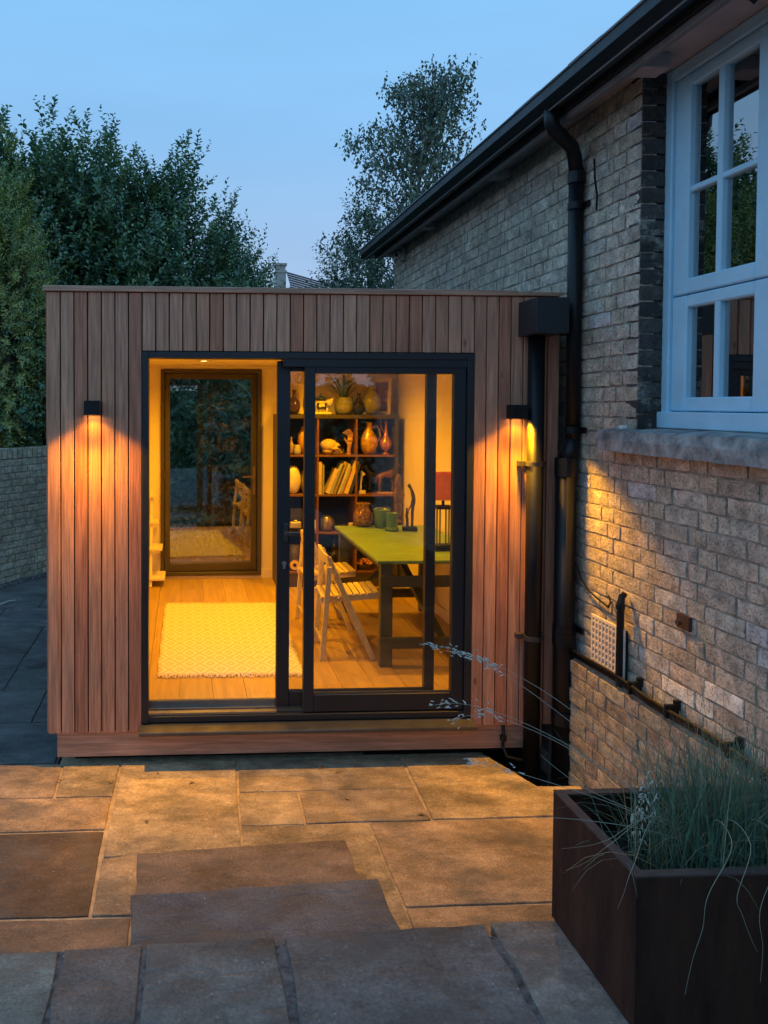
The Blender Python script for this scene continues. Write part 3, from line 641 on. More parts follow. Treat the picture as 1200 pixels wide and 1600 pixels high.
# black door frame, head, jambs, projecting sill
f = MB(); f.box(DL, DL+.034, -.006, .115, DB_+.03, DT); f.box(DR-.036, DR, -.006, .115, DB_+.03, DT); f.box(DL+.034, DR-.036, -.0055, .115, DT-.034, DT); f.box(DL+.034, DR-.036, .0, .115, DB_+.03, DB_+.062)
dframe = f.build('door_frame', M['black'], room, bevel=.002)
f = MB(); f.box(.53, DR-.036, .002, .114, DT-.075, DT-.035); f.build('head_track', M['black'], dframe)
f = MB(); f.extr_y  # (sill profile below)
s = MB(); s.add([(DL-.012, -.070, DB_-.016), (DR+.012, -.070, DB_-.016), (DR+.012, .02, DB_-.016), (DL-.012, .02, DB_-.016), (DL-.012, -.070, DB_+.004), (DR+.012, -.070, DB_+.004), (DR+.012, .02, DB_+.026), (DL-.012, .02, DB_+.026)],
    [(0, 3, 2, 1), (4, 5, 6, 7), (0, 1, 5, 4), (1, 2, 6, 5), (2, 3, 7, 6), (3, 0, 4, 7)]); s.build('door_sill', M['sill'], room, bevel=.003)
s = MB(); s.box(DL+.036, DR-.038, .03, .095, DB_+.0625, DB_+.072); s.box(DL+.036, DR-.038, .052, .058, DB_+.072, DB_+.082); s.build('door_track', M['sill'], dframe)
s = MB(); s.box(DL+.034, .502, .012, .1055, .222, .234); s.box(DL+.034, .502, .096, .1055, .2345, .270); s.build('threshold_trim', M['alu'], room)
def sash(x0, x1, yc, z0, z1, wl, wr, top, bot, label):
    m = MB(); t = .021
    m.box(x0, x0+wl, yc-t, yc+t, z0, z1); m.box(x1-wr, x1, yc-t, yc+t, z0, z1); m.box(x0+wl, x1-wr, yc-t+.001, yc+t-.001, z1-top, z1); m.box(x0+wl, x1-wr, yc-t+.001, yc+t-.001, z0, z0+bot)
    o = m.build('sliding_door', M['black'], room, bevel=.003); o['label'] = label
    p = MB(); p.box(x0+wl-.005, x1-wr+.005, yc-.003, yc+.003, z0+bot-.005, z1-top+.005); p.build('glass_pane', M['pane'], o)
    b = MB(); b.box(x0+wl, x1-wr, yc-t+.006, yc-t+.012, z0+bot, z0+bot+.012); b.build('glazing_bead', simple('bead', (.10, .095, .08), .3, .4), o)
    return o
sA = sash(.503, 1.385, .082, .225, 2.137, .072, .055, .055, .095, 'inner sliding door with lever handle and lock')
sB = sash(.646, 1.532, .032, .225, 2.135, .058, .068, .066, .095, 'outer sliding door sitting in front of the inner one')
h = MB(); q = at(446, 832, 'y', .06); h.box(q.x-.012, q.x+.012, .045, .0605, q.z-.05, q.z+.05); h.tube([(q.x, .05, q.z), (q.x, .02, q.z)], .009, 10); h.box(q.x-.006, q.x+.075, .008, .020, q.z-.009, q.z+.009); h.build('handle', simple('dark_steel', (.12, .12, .13), .3, .9), sA, bevel=.002)
h = MB(); q = at(444, 880, 'y', .06); h.tube([(q.x, .0605, q.z), (q.x, .052, q.z)], .012, 12); h.box(q.x-.006, q.x+.006, .053, .0606, q.z-.03, q.z); h.build('lock', simple('steel', (.5, .5, .5), .3, .9), sA)
# interior
FL = .272
fb = MB(); fb.box(XL+.141, 1.984, .106, 3.05, .2, FL-.016); floor = fb.build('floor', M['oak'], room); floor.color = (.1, .06, .03, 1)
OAK = [(.47, .31, .12), (.43, .28, .105), (.50, .34, .135), (.45, .29, .11), (.41, .26, .095)]
x = XL+.142; k = 0
while x < 1.98:
    wdt = min(.186, 1.983-x); cuts = sorted([.107, 3.049]+[random.uniform(.5, 2.7) for _ in range(1 if k % 2 else 2)])
    for a, b in zip(cuts[:-1], cuts[1:]):
        m = MB(); m.box(x+.0008, x+wdt-.0008, a+.0008, b-.0008, FL-.0155, FL+random.uniform(-.0005, .0005)); o = m.build('floor_plank', M['oak'], floor); o.color = (*jit(random.choice(OAK), .05), 1)
    x += .187; k += 1
CZ = 2.262
c = MB(); c.box(XL+.141, 1.984, .101, 3.049, CZ, 2.39); c.build('ceiling', M['wallin'], room)
c = MB(); c.box(1.972, 1.984, .116, 3.049, .2, CZ); c.box(XL+.1405, XL+.152, .116, 3.049, .2, CZ); c.build('wall_lining', M['wallin'], room)
c = MB(); c.box(DL-.03, DL+.0, .116, .30, .29, CZ) ; c.build('jamb_lining', M['wallin'], room)
c = MB(); c.box(RDR, .826, 3.034, 3.0495, FL, FL+.085); c.box(1.958, 1.9715, .13, 2.6, FL, FL+.085); c.box(XL+.152, RDL, 3.034, 3.0495, FL, FL+.085); c.build('skirting_board', M['skirt'], room, bevel=.003)
c = MB(); c.box(XL+.152, .826, 3.036, 3.0495, RDT+.006, CZ-.001); c.build('door_head_trim', M['skirt'], room)
# rear glazed door
rf_ = MB(); rf_.box(RDL, RDL+.034, 3.02, 3.12, RDB, RDT); rf_.box(RDR-.034, RDR, 3.02, 3.12, RDB, RDT); rf_.box(RDL+.034, RDR-.034, 3.021, 3.12, RDT-.034, RDT); rf_.box(RDL+.034, RDR-.034, 3.021, 3.12, RDB, RDB+.034); rear = rf_.build('rear_door', M['bronze'], room, bevel=.003)
m = MB(); a, b, c0, c1 = RDL+.037, RDR-.037, RDB+.037, RDT-.037
m.box(a, a+.05, 3.035, 3.095, c0, c1); m.box(b-.05, b, 3.035, 3.095, c0, c1); m.box(a+.05, b-.05, 3.036, 3.095, c0, c0+.075); m.box(a+.05, b-.05, 3.036, 3.095, c1-.05, c1); m.build('leaf_frame', M['bronze'], rear, bevel=.004)
m = MB(); m.box(a+.045, b-.045, 3.060, 3.066, c0+.07, c1-.045); m.build('glass_pane', M['panerear'], rear)
leaf0 = len(rear.children); q = at(398, 745, 'y', 3.03); m = MB(); m.box(q.x-.012, q.x+.012, 3.022, 3.0345, q.z-.17, q.z+.09); m.tube([(q.x, 3.03, q.z), (q.x, 2.985, q.z)], .009, 8); m.box(q.x-.115, q.x+.01, 2.978, 2.99, q.z-.008, q.z+.008); m.build('handle', simple('brass_dull', (.30, .20, .08), .35, .8), rear)
hp_ = Vector((RDL+.037, 3.035, 0))-rootloc(rear); AJ = Matrix.Translation(hp_) @ Matrix.Rotation(R(3.2), 4, 'Z') @ Matrix.Translation(-hp_)
for ob in rear.children:
    if ob.name.split('.')[0] in ('leaf_frame', 'glass_pane', 'handle'): ob.data.transform(AJ)
for zc in (.5, 1.25, 2.0):
    m = MB(); m.tube([(RDL+.034, 3.015, zc-.04), (RDL+.034, 3.015, zc+.04)], .009, 8); m.build('hinge', M['bronze'], rear)
# downlights
def spot(name, loc, power, size, blend, rad, parent, rot=(0, 0, 0), color=WARM):
    l = bpy.data.lights.new(name, 'SPOT'); l.energy = power; l.color = color; l.spot_size = R(size); l.spot_blend = blend; l.shadow_soft_size = rad
    o = bpy.data.objects.new(name, l); col.objects.link(o); o.location = Vector(loc)-(rootloc(parent) if parent else Vector()); o.rotation_euler = rot
    if parent: o.parent = parent
    return o
for x in (.155, 1.22):
    for y in (.75, 2.22):
        m = MB(); m.lathe([(.030, CZ+.002), (.046, CZ+.001), (.047, CZ-.006), (.032, CZ-.007), (.030, CZ-.002)], (x, y, 0), 20); d = m.build('downlight', simple('white_ring', (.8, .78, .75), .4), room)
        m = MB(); m.lathe([(.029, CZ-.0045), (.029, CZ-.003)], (x, y, 0), 16); m.build('lamp_lens', M['lens'], d)
        spot('downlight_lamp', (x, y, CZ-.012), ROOM_W*(1.12 if x < 1 else .90), 160, 1, .03, room)

# outside wall lights
wlamp = thing('wall_light', 'square black wall light on the cedar boards beside the open doorway', 'wall light', (-.482, -.002, 1.88), 'black wall lights shining down the cladding')
m = MB(); X, Y, Z = -.482, 0, 1.88
m.box(X-.041, X+.041, -.010, -.001, Z-.036, Z+.038); m.box(X-.041, X+.041, -.088, -.0815, Z-.036, Z+.038); m.box(X-.041, X-.0345, -.0815, -.010, Z-.036, Z+.038); m.box(X+.0345, X+.041, -.0815, -.010, Z-.036, Z+.038); m.box(X-.0345, X+.0345, -.0815, -.010, Z+.028, Z+.0375)
m.build('body', M['blackdull'], wlamp)
m = MB(); m.box(X-.034, X+.034, -.081, -.0105, Z-.024, Z-.020); m.build('lamp_lens', M['lens'], wlamp)
spot('wall_light_lamp', (X, -.066, Z-.028), LAMP_W, 124, .34, .024, wlamp, (R(3), 0, 0), AMBER)
# the fitting's optic: a downward lobe whose reflector shields the wall just behind it
YS = 1
for ob in wlamp.children:
    if ob.type == 'LIGHT':
        l = ob.data; l.use_nodes = True; N = l.node_tree.nodes; L = l.node_tree.links; e = N['Emission']
        tcn = N.new('ShaderNodeTexCoord'); sp = N.new('ShaderNodeSeparateXYZ'); L.new(tcn.outputs['Normal'], sp.inputs[0])
        a = N.new('ShaderNodeMath'); a.operation = 'ABSOLUTE'; L.new(sp.outputs['Z'], a.inputs[0]); p = N.new('ShaderNodeMath'); p.operation = 'POWER'; p.inputs[1].default_value = 1.6; L.new(a.outputs[0], p.inputs[0])
        r = N.new('ShaderNodeMapRange'); r.interpolation_type = 'SMOOTHSTEP'; r.inputs[1].default_value = YS*.35; r.inputs[2].default_value = -.03; r.inputs[3].default_value = .035; r.inputs[4].default_value = 1; L.new(sp.outputs['Y'], r.inputs[0])
        q = N.new('ShaderNodeMath'); q.operation = 'MULTIPLY'; L.new(p.outputs[0], q.inputs[0]); L.new(r.outputs[0], q.inputs[1]); L.new(q.outputs[0], e.inputs['Strength'])
w2 = copy_thing(wlamp, (1.792, -.002, 1.865), 'square black wall light tucked against the downpipe of the garden room')

# downpipe of the garden room with hopper
dp = thing('downpipe', 'black downpipe with box hopper at the corner of the cedar garden room', 'downpipe', (1.89, -.1, -.1))
m = MB(); m.box(1.803, 1.974, -.235, -.018, 2.272, 2.455); m.box(1.81, 1.967, -.228, -.025, 2.455, 2.457); m.build('hopper', M['black'], dp, bevel=.003)
m = MB(); m.tube([(1.888, -.056, 2.275), (1.888, -.056, -.2)], .0435, 20); m.build('pipe', M['blackdull'], dp, smooth=True)
for zc in (1.585, .64):
    m = MB(); m.tube([(1.888, -.056, zc-.012), (1.888, -.056, zc+.012)], .048, 20); m.box(1.81, 1.84, -.035, -.003, zc-.014, zc+.014); m.box(1.935, 1.963, -.035, -.003, zc-.014, zc+.014); m.box(1.82, 1.955, -.012, -.003, zc-.010, zc+.010); m.build('bracket', simple('bracket_metal', (.10, .10, .10), .3, .6), dp)
m = MB(); m.tube([(1.763, .022, .13), (1.760, .005, .09), (1.758, .01, .02), (1.77, -.02, -.03), (1.84, -.03, -.045), (1.9, -.02, -.06)], .009, 8); m.tube([(1.762, .012, .05), (1.762, .012, .075)], .018, 10)
tag(m.build('cable', M['blackdull']), 'thick black cable dropping over the cedar plinth into the gully', 'cable')

# ================================================================== INSIDE
rug = thing('rug', 'cream diamond-weave rug with fringed ends on the oak floor', 'rug', (.29, 1.27, FL))
V = []; Fc = []; nx, ny = 34, 56
quad = [Vector((-.164, .470)), Vector((.722, .455)), Vector((.765, 2.095)), Vector((-.157, 2.115))]
for j in range(ny+1):
    for i in range(nx+1):
        a = quad[0].lerp(quad[1], i/nx); b = quad[3].lerp(quad[2], i/nx); p = a.lerp(b, j/ny)
        V.append((p.x+.004*math.sin(j*.6), p.y+.004*math.sin(i*.7), FL+.011+.0015*math.sin(i*.9)*math.sin(j*.5)))
for j in range(ny):
    for i in range(nx): a = j*(nx+1)+i; Fc.append((a, a+1, a+nx+2, a+nx+1))
mm = bpy.data.materials.new('rug_weave'); mm.use_nodes = True; N = mm.node_tree.nodes; L = mm.node_tree.links; b = N['Principled BSDF']; b.inputs['Roughness'].default_value = .95
tcn = N.new('ShaderNodeTexCoord'); sp = N.new('ShaderNodeSeparateXYZ'); L.new(tcn.outputs['Object'], sp.inputs[0])
def mth(op, a, b2=None):
    n = N.new('ShaderNodeMath'); n.operation = op
    for i, x in enumerate((a, b2)):
        if x is None: continue
        if isinstance(x, (int, float)): n.inputs[i].default_value = x
        else: L.new(x, n.inputs[i])
    return n.outputs[0]
def tri(s, w): return mth('ABSOLUTE', mth('SUBTRACT', mth('FRACT', mth('MULTIPLY', s, 1/w)), .5))
dd = mth('ADD', tri(sp.outputs['X'], .128), tri(sp.outputs['Y'], .205))
rings = mth('ABSOLUTE', mth('SUBTRACT', mth('FRACT', mth('MULTIPLY', dd, 3.0)), .5))
nzz = N.new('ShaderNodeTexNoise'); nzz.inputs['Scale'].default_value = 160; L.new(tcn.outputs['Object'], nzz.inputs[0])
hgt = mth('ADD', rings, mth('MULTIPLY', nzz.outputs[0], .5))
rmp = N.new('ShaderNodeMapRange'); rmp.inputs[1].default_value = .32; rmp.inputs[2].default_value = .62; L.new(hgt, rmp.inputs[0])
mx = N.new('ShaderNodeMix'); mx.data_type = 'RGBA'; mx.inputs['A'].default_value = (.60, .52, .40, 1); mx.inputs['B'].default_value = (.78, .73, .64, 1)
L.new(rmp.outputs[0], mx.inputs['Factor']); L.new(mx.outputs['Result'], b.inputs['Base Color'])
bp = N.new('ShaderNodeBump'); bp.inputs['Distance'].default_value = .006; L.new(hgt, bp.inputs['Height']); L.new(bp.outputs[0], b.inputs['Normal'])
m = MB(); m.add(V, Fc); o = m.build('pile', mm, rug, smooth=True); sd = o.modifiers.new('solid', 'SOLIDIFY'); sd.thickness = .010
fr_ = MB()
for e0, e1, dy in ((quad[0], quad[1], -1), (quad[3], quad[2], 1)):
    for i in range(110):
        p = e0.lerp(e1, (i+random.random())/110); fr_.tube([(p.x, p.y, FL+.010), (p.x+random.uniform(-.008, .008), p.y+dy*.018, FL+.010), (p.x+random.uniform(-.02, .02), p.y+dy*random.uniform(.03, .05), FL+.004)], [.004, .0035, .002], 4)
tag(fr_.build('fringe', simple('rug_yarn', (.74, .62, .45), .95), rug), kind='stuff')

# table
tb = thing('trestle_table', 'green painted table with slatted end frames below the window-side wall', 'table', (1.55, 1.2, FL))
m = MB(); m.box(1.185, 1.945, .535, 1.905, .922, .943); m.build('tabletop', M['green'], tb, bevel=.003)
lx0, lx1 = 1.212, 1.292
for y in (.565, 1.82):
    for x in (lx0, 1.85):
        m = MB(); m.box(x, x+.076, y, y+.05, FL, .9215); m.build('leg', M['greend'], tb, bevel=.002)
    m = MB(); m.box(1.205, 1.932, y-.019, y-.001, .775, .845); m.build('rail', M['greend'], tb, bevel=.002)
    m = MB(); m.box(1.205, 1.932, y-.019, y-.001, .392, .462); m.build('rail', M['greend'], tb, bevel=.002)
m = MB(); m.box(1.23, 1.255, .616, 1.819, .87, .9205); m.box(1.885, 1.91, .616, 1.819, .87, .9205); m.build('side_rail', M['greend'], tb)
m = MB(); m.bar((1.57, 1.78, .90), (1.62, .64, .43), .05, .03); m.build('brace', M['greend'], tb)
m = MB(); m.bar((1.30, 1.75, .45), (1.86, 1.75, .88), .045, .03); m.build('brace', M['greend'], tb)

# folding chairs (built at the origin facing +x)
ch = thing('folding_chair', 'nearer slatted beech folding chair tucked against the green table', 'chair', (0, 0, 0), 'folding chairs at the green table')
W = .185
for s_ in (-1, 1):
    m = MB(); m.bar((-.155, s_*W, 0), (-.112, s_*W, .60), .022, .034, up=(1, 0, 0)); m.build('leg', M['chair'], ch, bevel=.003)
    m = MB(); m.bar((-.118, s_*(W-.024), .655), (.175, s_*(W-.024), 0), .022, .034, up=(1, 0, 0)); m.build('leg', M['chair'], ch, bevel=.003)
    m = MB(); m.bar((-.165, s_*(W-.048), .375), (.21, s_*(W-.048), .405), .022, .034); m.build('seat_rail', M['chair'], ch, bevel=.002)
for i in range(9):
    t = i/8; m = MB(); x = -.14+.335*t; z = .397+.030*t; m.obox((x, 0, z), (.034, 2*W-.06, .011), Matrix.Rotation(-.08, 3, 'Y')); m.build('slat', M['chair'], ch, bevel=.002)
for k, (z0, hh) in enumerate(((.615, .075), (.50, .05))):
    m = MB(); V = []; Fc = []; n = 12
    for i in range(n+1):
        t = i/n*2-1; bow = -.118-(.655-z0)*.0-.035*(1-t*t)+(0 if k == 0 else .045); top = hh+(.018*math.cos(t*3.1) if k == 0 else 0)
        y = t*W
        V += [(bow, y, z0), (bow+.014, y, z0), (bow+.014-.01, y, z0+top), (bow-.01, y, z0+top)]
    for i in range(n):
        for q in range(4): Fc.append((i*4+q, i*4+(q+1) % 4, i*4+4+(q+1) % 4, i*4+4+q))
    Fc += [(0, 1, 2, 3), (n*4+3, n*4+2, n*4+1, n*4)]
    m.add(V, Fc); m.build('back_slat', M['chair'], ch, bevel=.002)
for p0, p1 in (((-.148, -W, .10), (-.148, W, .10)), ((.13, -W+.02, .105), (.13, W-.02, .105)), ((-.05, -W, .395), (-.05, W, .395))):
    m = MB(); m.tube([p0, p1], .008, 8); m.build('stretcher', M['chair'], ch)
ch.location = (1.04, .885, FL); ch.rotation_euler = (0, 0, R(-3))
copy_thing(ch, (1.02, 1.50, FL), 'farther slatted beech folding chair beside the bookcase end of the table', R(2))

# bookcase
bc = thing('bookcase', 'dark square-celled bookcase crowded with curios against the back wall', 'bookcase', (1.365, 2.86, FL))
BX0, BX1, BY0, BY1 = .822, 1.910, 2.665, 3.03
SH = [1.812, 1.453, 1.100, .762, .412]
m = MB(); m.box(BX0, BX1, BY0-.004, BY1, SH[0]-.035, SH[0]); m.build('top_panel', M['shelfd'], bc, bevel=.002)
for x in (BX0, BX1-.032):
    m = MB(); m.box(x, x+.032, BY0, BY1, FL, SH[0]-.0355); m.build('side_panel', M['shelfd'], bc, bevel=.002)
m = MB(); m.box(BX0+.033, BX1-.033, BY1-.008, BY1, FL, SH[0]-.036); m.build('back_panel', M['navy'], bc)
for zz in SH[1:]:
    m = MB(); m.box(BX0+.0325, BX1-.0325, BY0+.002, BY1-.009, zz-.017, zz); m.build('shelf', M['shelf'], bc, bevel=.0015)
DVX = [1.184, 1.532]
for x in DVX:
    for za, zb in zip(SH[1:], [SH[0]-.036]+[q-.0175 for q in SH[1:]]):
        m = MB(); m.box(x-.008, x+.008, BY0+.001, BY1-.009, za+.0005, zb); m.build('divider', M['shelf'], bc, bevel=.0015)
m = MB(); m.box(BX0+.033, BX1-.033, BY0+.01, BY0+.03, FL, SH[4]-.0175); m.build('kickboard', M['shelfd'], bc)

# --- curios.  sx(u, v, y): shelf position under a photo column; PXM metres per photo pixel at the shelf
PXM = .00575
def sx(u, y=2.78): return at(u, 700, 'y', y).x
def pot(name, label, cat, u, row, prof, m, y=2.78, wpx=None, hpx=None, n=22, group=None, zbase=None, extra=None):
    """turned vessel: prof = [(radius 0..1, height 0..1)] scaled to a width and a height in photo pixels"""
    z = SH[row] if zbase is None else zbase; k = PXM if zbase is None else .0049
    rr, hh = wpx*k/2, hpx*k; c = (sx(u, y), y, z+.001)
    mb = MB(); mb.lathe([(r*rr, q*hh) for r, q in prof], c, n)
    if extra:
        t = thing(name, label, cat, c, group); mb.build('body', m, t, smooth=True); extra(t, c, rr, hh); return t
    o = mb.build(name, m, None, smooth=True); l = Vector(c); 
    for v_ in o.data.vertices: v_.co -= l
    o.location = l; return tag(o, label, cat, group)
BULB = [(.55, 0), (.85, .12), (1, .32), (.9, .5), (.5, .66), (.28, .76), (.24, .9), (.32, 1), (.24, .99), (.16, .8)]
JUG = [(.45, 0), (.75, .08), (1, .3), (.95, .48), (.6, .66), (.36, .76), (.36, .95), (.44, 1), (.36, .99), (.3, .78)]
EWER = [(.6, 0), (.62, .03), (.25, .06), (.25, .09), (.8, .16), (1, .28), (.85, .4), (.4, .5), (.24, .66), (.18, .85), (.3, 1), (.22, .99), (.12, .8)]
POTP = [(.6, 0), (.85, .1), (1, .4), (.92, .75), (.85, .92), (.9, 1), (.8, 1), (.75, .85)]
TRUMP = [(.75, 0), (.8, .04), (.4, .14), (.3, .3), (.4, .55), (.62, .75), (.7, .85), (1, .98), (1, 1), (.85, .99), (.5, .75)]
OVAL = [(.45, 0), (.8, .15), (1, .42), (.95, .65), (.7, .88), (.42, 1), (.3, .99), (.28, .9)]
EGG = [(.4, 0), (.85, .2), (1, .45), (.88, .7), (.5, .92), (.35, 1), (.25, .98)]
CUP = [(.62, 0), (.72, .02), (.9, .6), (1, .97), (1, 1), (.93, 1), (.85, .6), (.6, .06)]
pot('vase', 'dark plum bulbous vase on top of the bookcase beside the white trumpet vase', 'vase', 459, 0, BULB, simple('plum_glaze', (.05, .025, .04), .15), wpx=19, hpx=38, y=2.74)
pot('vase', 'tall cream trumpet vase on top of the bookcase', 'vase', 470, 0, TRUMP, simple('cream_glaze', (.70, .58, .42), .35), wpx=20, hpx=48, y=2.85)
pot('bottle', 'olive green bottle behind the cream trumpet vase', 'bottle', 479, 0, JUG, simple('olive_glass', (.20, .19, .05), .2), wpx=15, hpx=46, y=2.93)
# blue and white elephant jar
z = SH[0]+.001; x = sx(503, 2.76); t = thing('elephant_jar', 'blue and white ceramic elephant jar beside the potted plant', 'jar', (x, 2.76, z))
W_ = simple('white_ceramic', (.78, .72, .62), .25); Bl = simple('blue_glaze', (.03, .045, .14), .25)
m = MB(); m.box(x-.078, x+.078, 2.72, 2.80, z, z+.022); m.build('base', W_, t, bevel=.004)
m = MB(); m.ell((x-.012, 2.76, z+.082), (.06, .045, .055)); m.build('body', W_, t, smooth=True)
m = MB()
for dx in (-.05, -.022, .012, .04): m.tube([(x+dx, 2.742, z+.02), (x+dx, 2.742, z+.06)], [.012, .014], 8)
m.build('legs', W_, t, smooth=True)
m = MB(); m.tube([(x+.035, 2.76, z+.10), (x+.062, 2.75, z+.115), (x+.072, 2.745, z+.07), (x+.078, 2.745, z+.105), (x+.086, 2.745, z+.14), (x+.098, 2.745, z+.145)], [.03, .032, .016, .013, .011, .009], 10); m.build('trunk', W_, t, smooth=True)
m = MB(); m.box(x-.055, x+.032, 2.708, 2.724, z+.05, z+.105); m.build('saddle_cloth', Bl, t, bevel=.006)
m = MB(); m.obox((x-.012, 2.705, z+.085), (.05, .006, .03)); m.ell((x-.03, 2.706, z+.075), (.012, .006, .012)); m.build('flower_motif', W_, t, bevel=.008)
m = MB(); m.lathe([(.05, 0), (.052, .02), (.03, .03), (.008, .035), (.01, .05), (.004, .06)], (x-.012, 2.76, z+.13), 16); m.build('lid', Bl, t, smooth=True)
# potted plant
t = None
def plant(t, c, rr, hh):
    soil = MB(); soil.lathe([(rr*.78, hh*.88), (rr*.5, hh*.9)], c, 14); soil.build('soil', M['soil'], t)
    for i in range(16):
        a = i*2.4; ln = random.uniform(.24, .42); lean = random.uniform(.2, 1.15); dv = Vector((math.cos(a), math.sin(a)*.55, 0)); V = []; Fc = []
        side = Vector((-dv.y, dv.x, 0)).normalized()
        for k in range(7):
            s = k/6; p = Vector(c)+Vector((0, 0, hh*.9))+dv*(.02+ln*lean*s*.9)+Vector((0, 0, ln*(s-(.35+.35*lean)*s*s)*1.15)); wv = .014*math.sin(math.pi*min(1, .15+s*.85))+.001
            V += [p+side*wv, p-side*wv]
        for k in range(6): Fc.append((2*k, 2*k+1, 2*k+3, 2*k+2))
        m = MB(); m.add(V, Fc); m.build('leaf', simple('houseplant_leaf', (.06, .10, .07), .4), t, smooth=True)
pot('potted_plant', 'strap-leaved houseplant in a speckled stone pot on top of the bookcase', 'potted plant', 537, 0, POTP, simple('speckled_pot', (.34, .33, .24), .6, var=.95, vscale=160, c2=(.07, .07, .055)), wpx=31, hpx=27, extra=plant, y=2.80)
pot('decanter', 'small dark glass decanter between plant pot and round flask', 'decanter', 560, 0, BULB, simple('smoked_glass', (.02, .02, .025), .06), wpx=19, hpx=34, y=2.76)
pot('flask', 'round grey-green narrow-necked flask in front of the picture frame', 'flask', 580, 0, JUG, simple('celadon', (.22, .21, .15), .35), wpx=29, hpx=50, y=2.78)
x = sx(594, 2.86); z = SH[0]+.001; t = thing('picture_frame', 'pale framed picture leaning at the end of the bookcase top', 'picture', (x, 2.86, z))
rot = Matrix.Rotation(R(-30), 3, 'Z') @ Matrix.Rotation(R(-9), 3, 'X')
def fb_(cx, cz, sx_, sz, dy, th): 
    m = MB(); m.obox(Vector((x, 2.86, z))+rot @ Vector((cx, dy, cz)), (sx_, th, sz), rot); return m
m = MB()
for cx, cz, sx_, sz in ((-.075, .165, .03, .33), (.075, .165, .03, .33), (0, .315, .12, .03), (0, .015, .12, .03)):
    q = fb_(cx, cz, sx_, sz, 0, .018); m.add(q.v, q.f)
m.build('frame', simple('pale_frame', (.70, .60, .46), .5), t)
m = fb_(0, .165, .122, .272, .004, .008); m.build('print', simple('brown_print', (.22, .10, .06), .7, var=.5, vscale=20), t)
# row 1
pot('plate_stand', 'ochre oval dish standing upright in the bookcase', 'dish', 476, 1, EGG, simple('ochre_glaze', (.60, .30, .05), .35), wpx=24, hpx=44, y=2.82)
pot('vase', 'small grey-brown vase beside the ochre dish', 'vase', 455, 1, BULB, simple('grey_brown', (.30, .22, .13), .4), wpx=12, hpx=27, y=2.76)
pot('jar', 'tiny pale green jar at the foot of the ochre dish', 'jar', 465, 1, POTP, simple('pale_green', (.42, .42, .28), .4), wpx=11, hpx=15, y=2.72)
# skull
x = sx(517, 2.75); z = SH[1]+.001; t = thing('skull', 'yellowed human skull ornament looking towards the wooden hand', 'skull', (x, 2.75, z))
bone = simple('bone', (.66, .50, .24), .5, var=.2, vscale=40)
m = MB(); m.ell((x-.020, 2.75, z+.082), (.078, .060, .058), 18, 12); m.ell((x+.045, 2.75, z+.070), (.042, .048, .040), 14, 9); m.ell((x+.030, 2.70, z+.055), (.035, .012, .012)); m.ell((x+.030, 2.80, z+.055), (.035, .012, .012))
m.obox((x+.060, 2.75, z+.035), (.052, .056, .036), Matrix.Rotation(.15, 3, 'Y')); m.obox((x+.055, 2.75, z+.012), (.075, .050, .014)); m.ell((x-.03, 2.75, z+.03), (.05, .045, .028)); m.build('cranium', bone, t, smooth=True)
m = MB(); m.ell((x+.062, 2.712, z+.066), (.017, .013, .015)); m.ell((x+.082, 2.735, z+.066), (.010, .014, .015)); m.ell((x+.088, 2.75, z+.045), (.006, .008, .012)); m.build('eye_socket', M['matt'], t, smooth=True)
m = MB()
for i in range(7): m.box(x+.088, x+.096, 2.727+i*.0066, 2.7325+i*.0066, z+.014, z+.027)
m.build('teeth', simple('tooth', (.75, .65, .45), .4), t)
# wooden hand
x = sx(545, 2.75); z = SH[1]+.001; t = thing('wooden_hand', 'upright wooden artist hand with curled fingers next to the skull', 'hand', (x, 2.75, z))
J = [(0, 0, .0, .022), (.002, 0, .05, .019), (.012, 0, .105, .024), (.010, 0, .135, .026)]; E = [(0, 1), (1, 2), (2, 3)]
for k, (dx, l) in enumerate(((.022, .072), (.008, .066), (-.006, .056), (-.019, .044))):
    b0 = len(J); J += [(.010+dx*.8, -.004, .152, .009), (.008+dx*1.1-.004, -.012, .152+l*.5, .0072), (.0+dx*1.15-.020, -.022, .152+l*.86, .0062), (-.010+dx*1.15-.028, -.028, .152+l, .0055)]; E += [(3, b0), (b0, b0+1), (b0+1, b0+2), (b0+2, b0+3)]
b0 = len(J); J += [(-.018, -.006, .108, .011), (-.036, -.014, .128, .009), (-.046, -.022, .150, .007)]; E += [(2, b0), (b0, b0+1), (b0+1, b0+2)]
skin('palm_and_fingers', [(x+a, 2.75+b, z+c+.002, r) for a, b, c, r in J], E, simple('hand_wood', (.46, .26, .13), .45), t)
m = MB(); m.lathe([(.024, 0), (.024, .008), (.018, .012)], (x, 2.75, z), 14); m.build('base', simple('hand_wood', (.46, .26, .13), .45), t)
pot('figurine', 'round dark figurine in the shadow behind the skull', 'figurine', 524, 1, EGG, simple('dark_ware', (.06, .035, .03), .3), wpx=15, hpx=30, y=2.93)
pot('goblet', 'dark goblet in the shadow behind the wooden hand', 'goblet', 536, 1, TRUMP, simple('dark_ware', (.06, .035, .03), .3), wpx=14, hpx=32, y=2.95)
def jugh(dx):
    def f(t, c, rr, hh):
        s = 1 if dx > 0 else -1; c = Vector(c); m = MB()
        m.tube([c+Vector((s*rr*.36, 0, hh*.80)), c+Vector((s*rr*.8, 0, hh*.88)), c+Vector((s*rr*1.15, 0, hh*.78)), c+Vector((s*rr*1.28, 0, hh*.55)), c+Vector((s*rr*.92, 0, hh*.33))], .006, 8); m.build('handle', t.children[0].data.materials[0], t, smooth=True)
    return f
pot('jug', 'gold mottled glass jug with loop handle beside the copper ewer', 'jug', 576, 1, JUG, simple('gold_lustre', (.62, .36, .03), .18, .35, var=.4, vscale=30, bump=.004), wpx=29, hpx=51, extra=jugh(1), y=2.76)
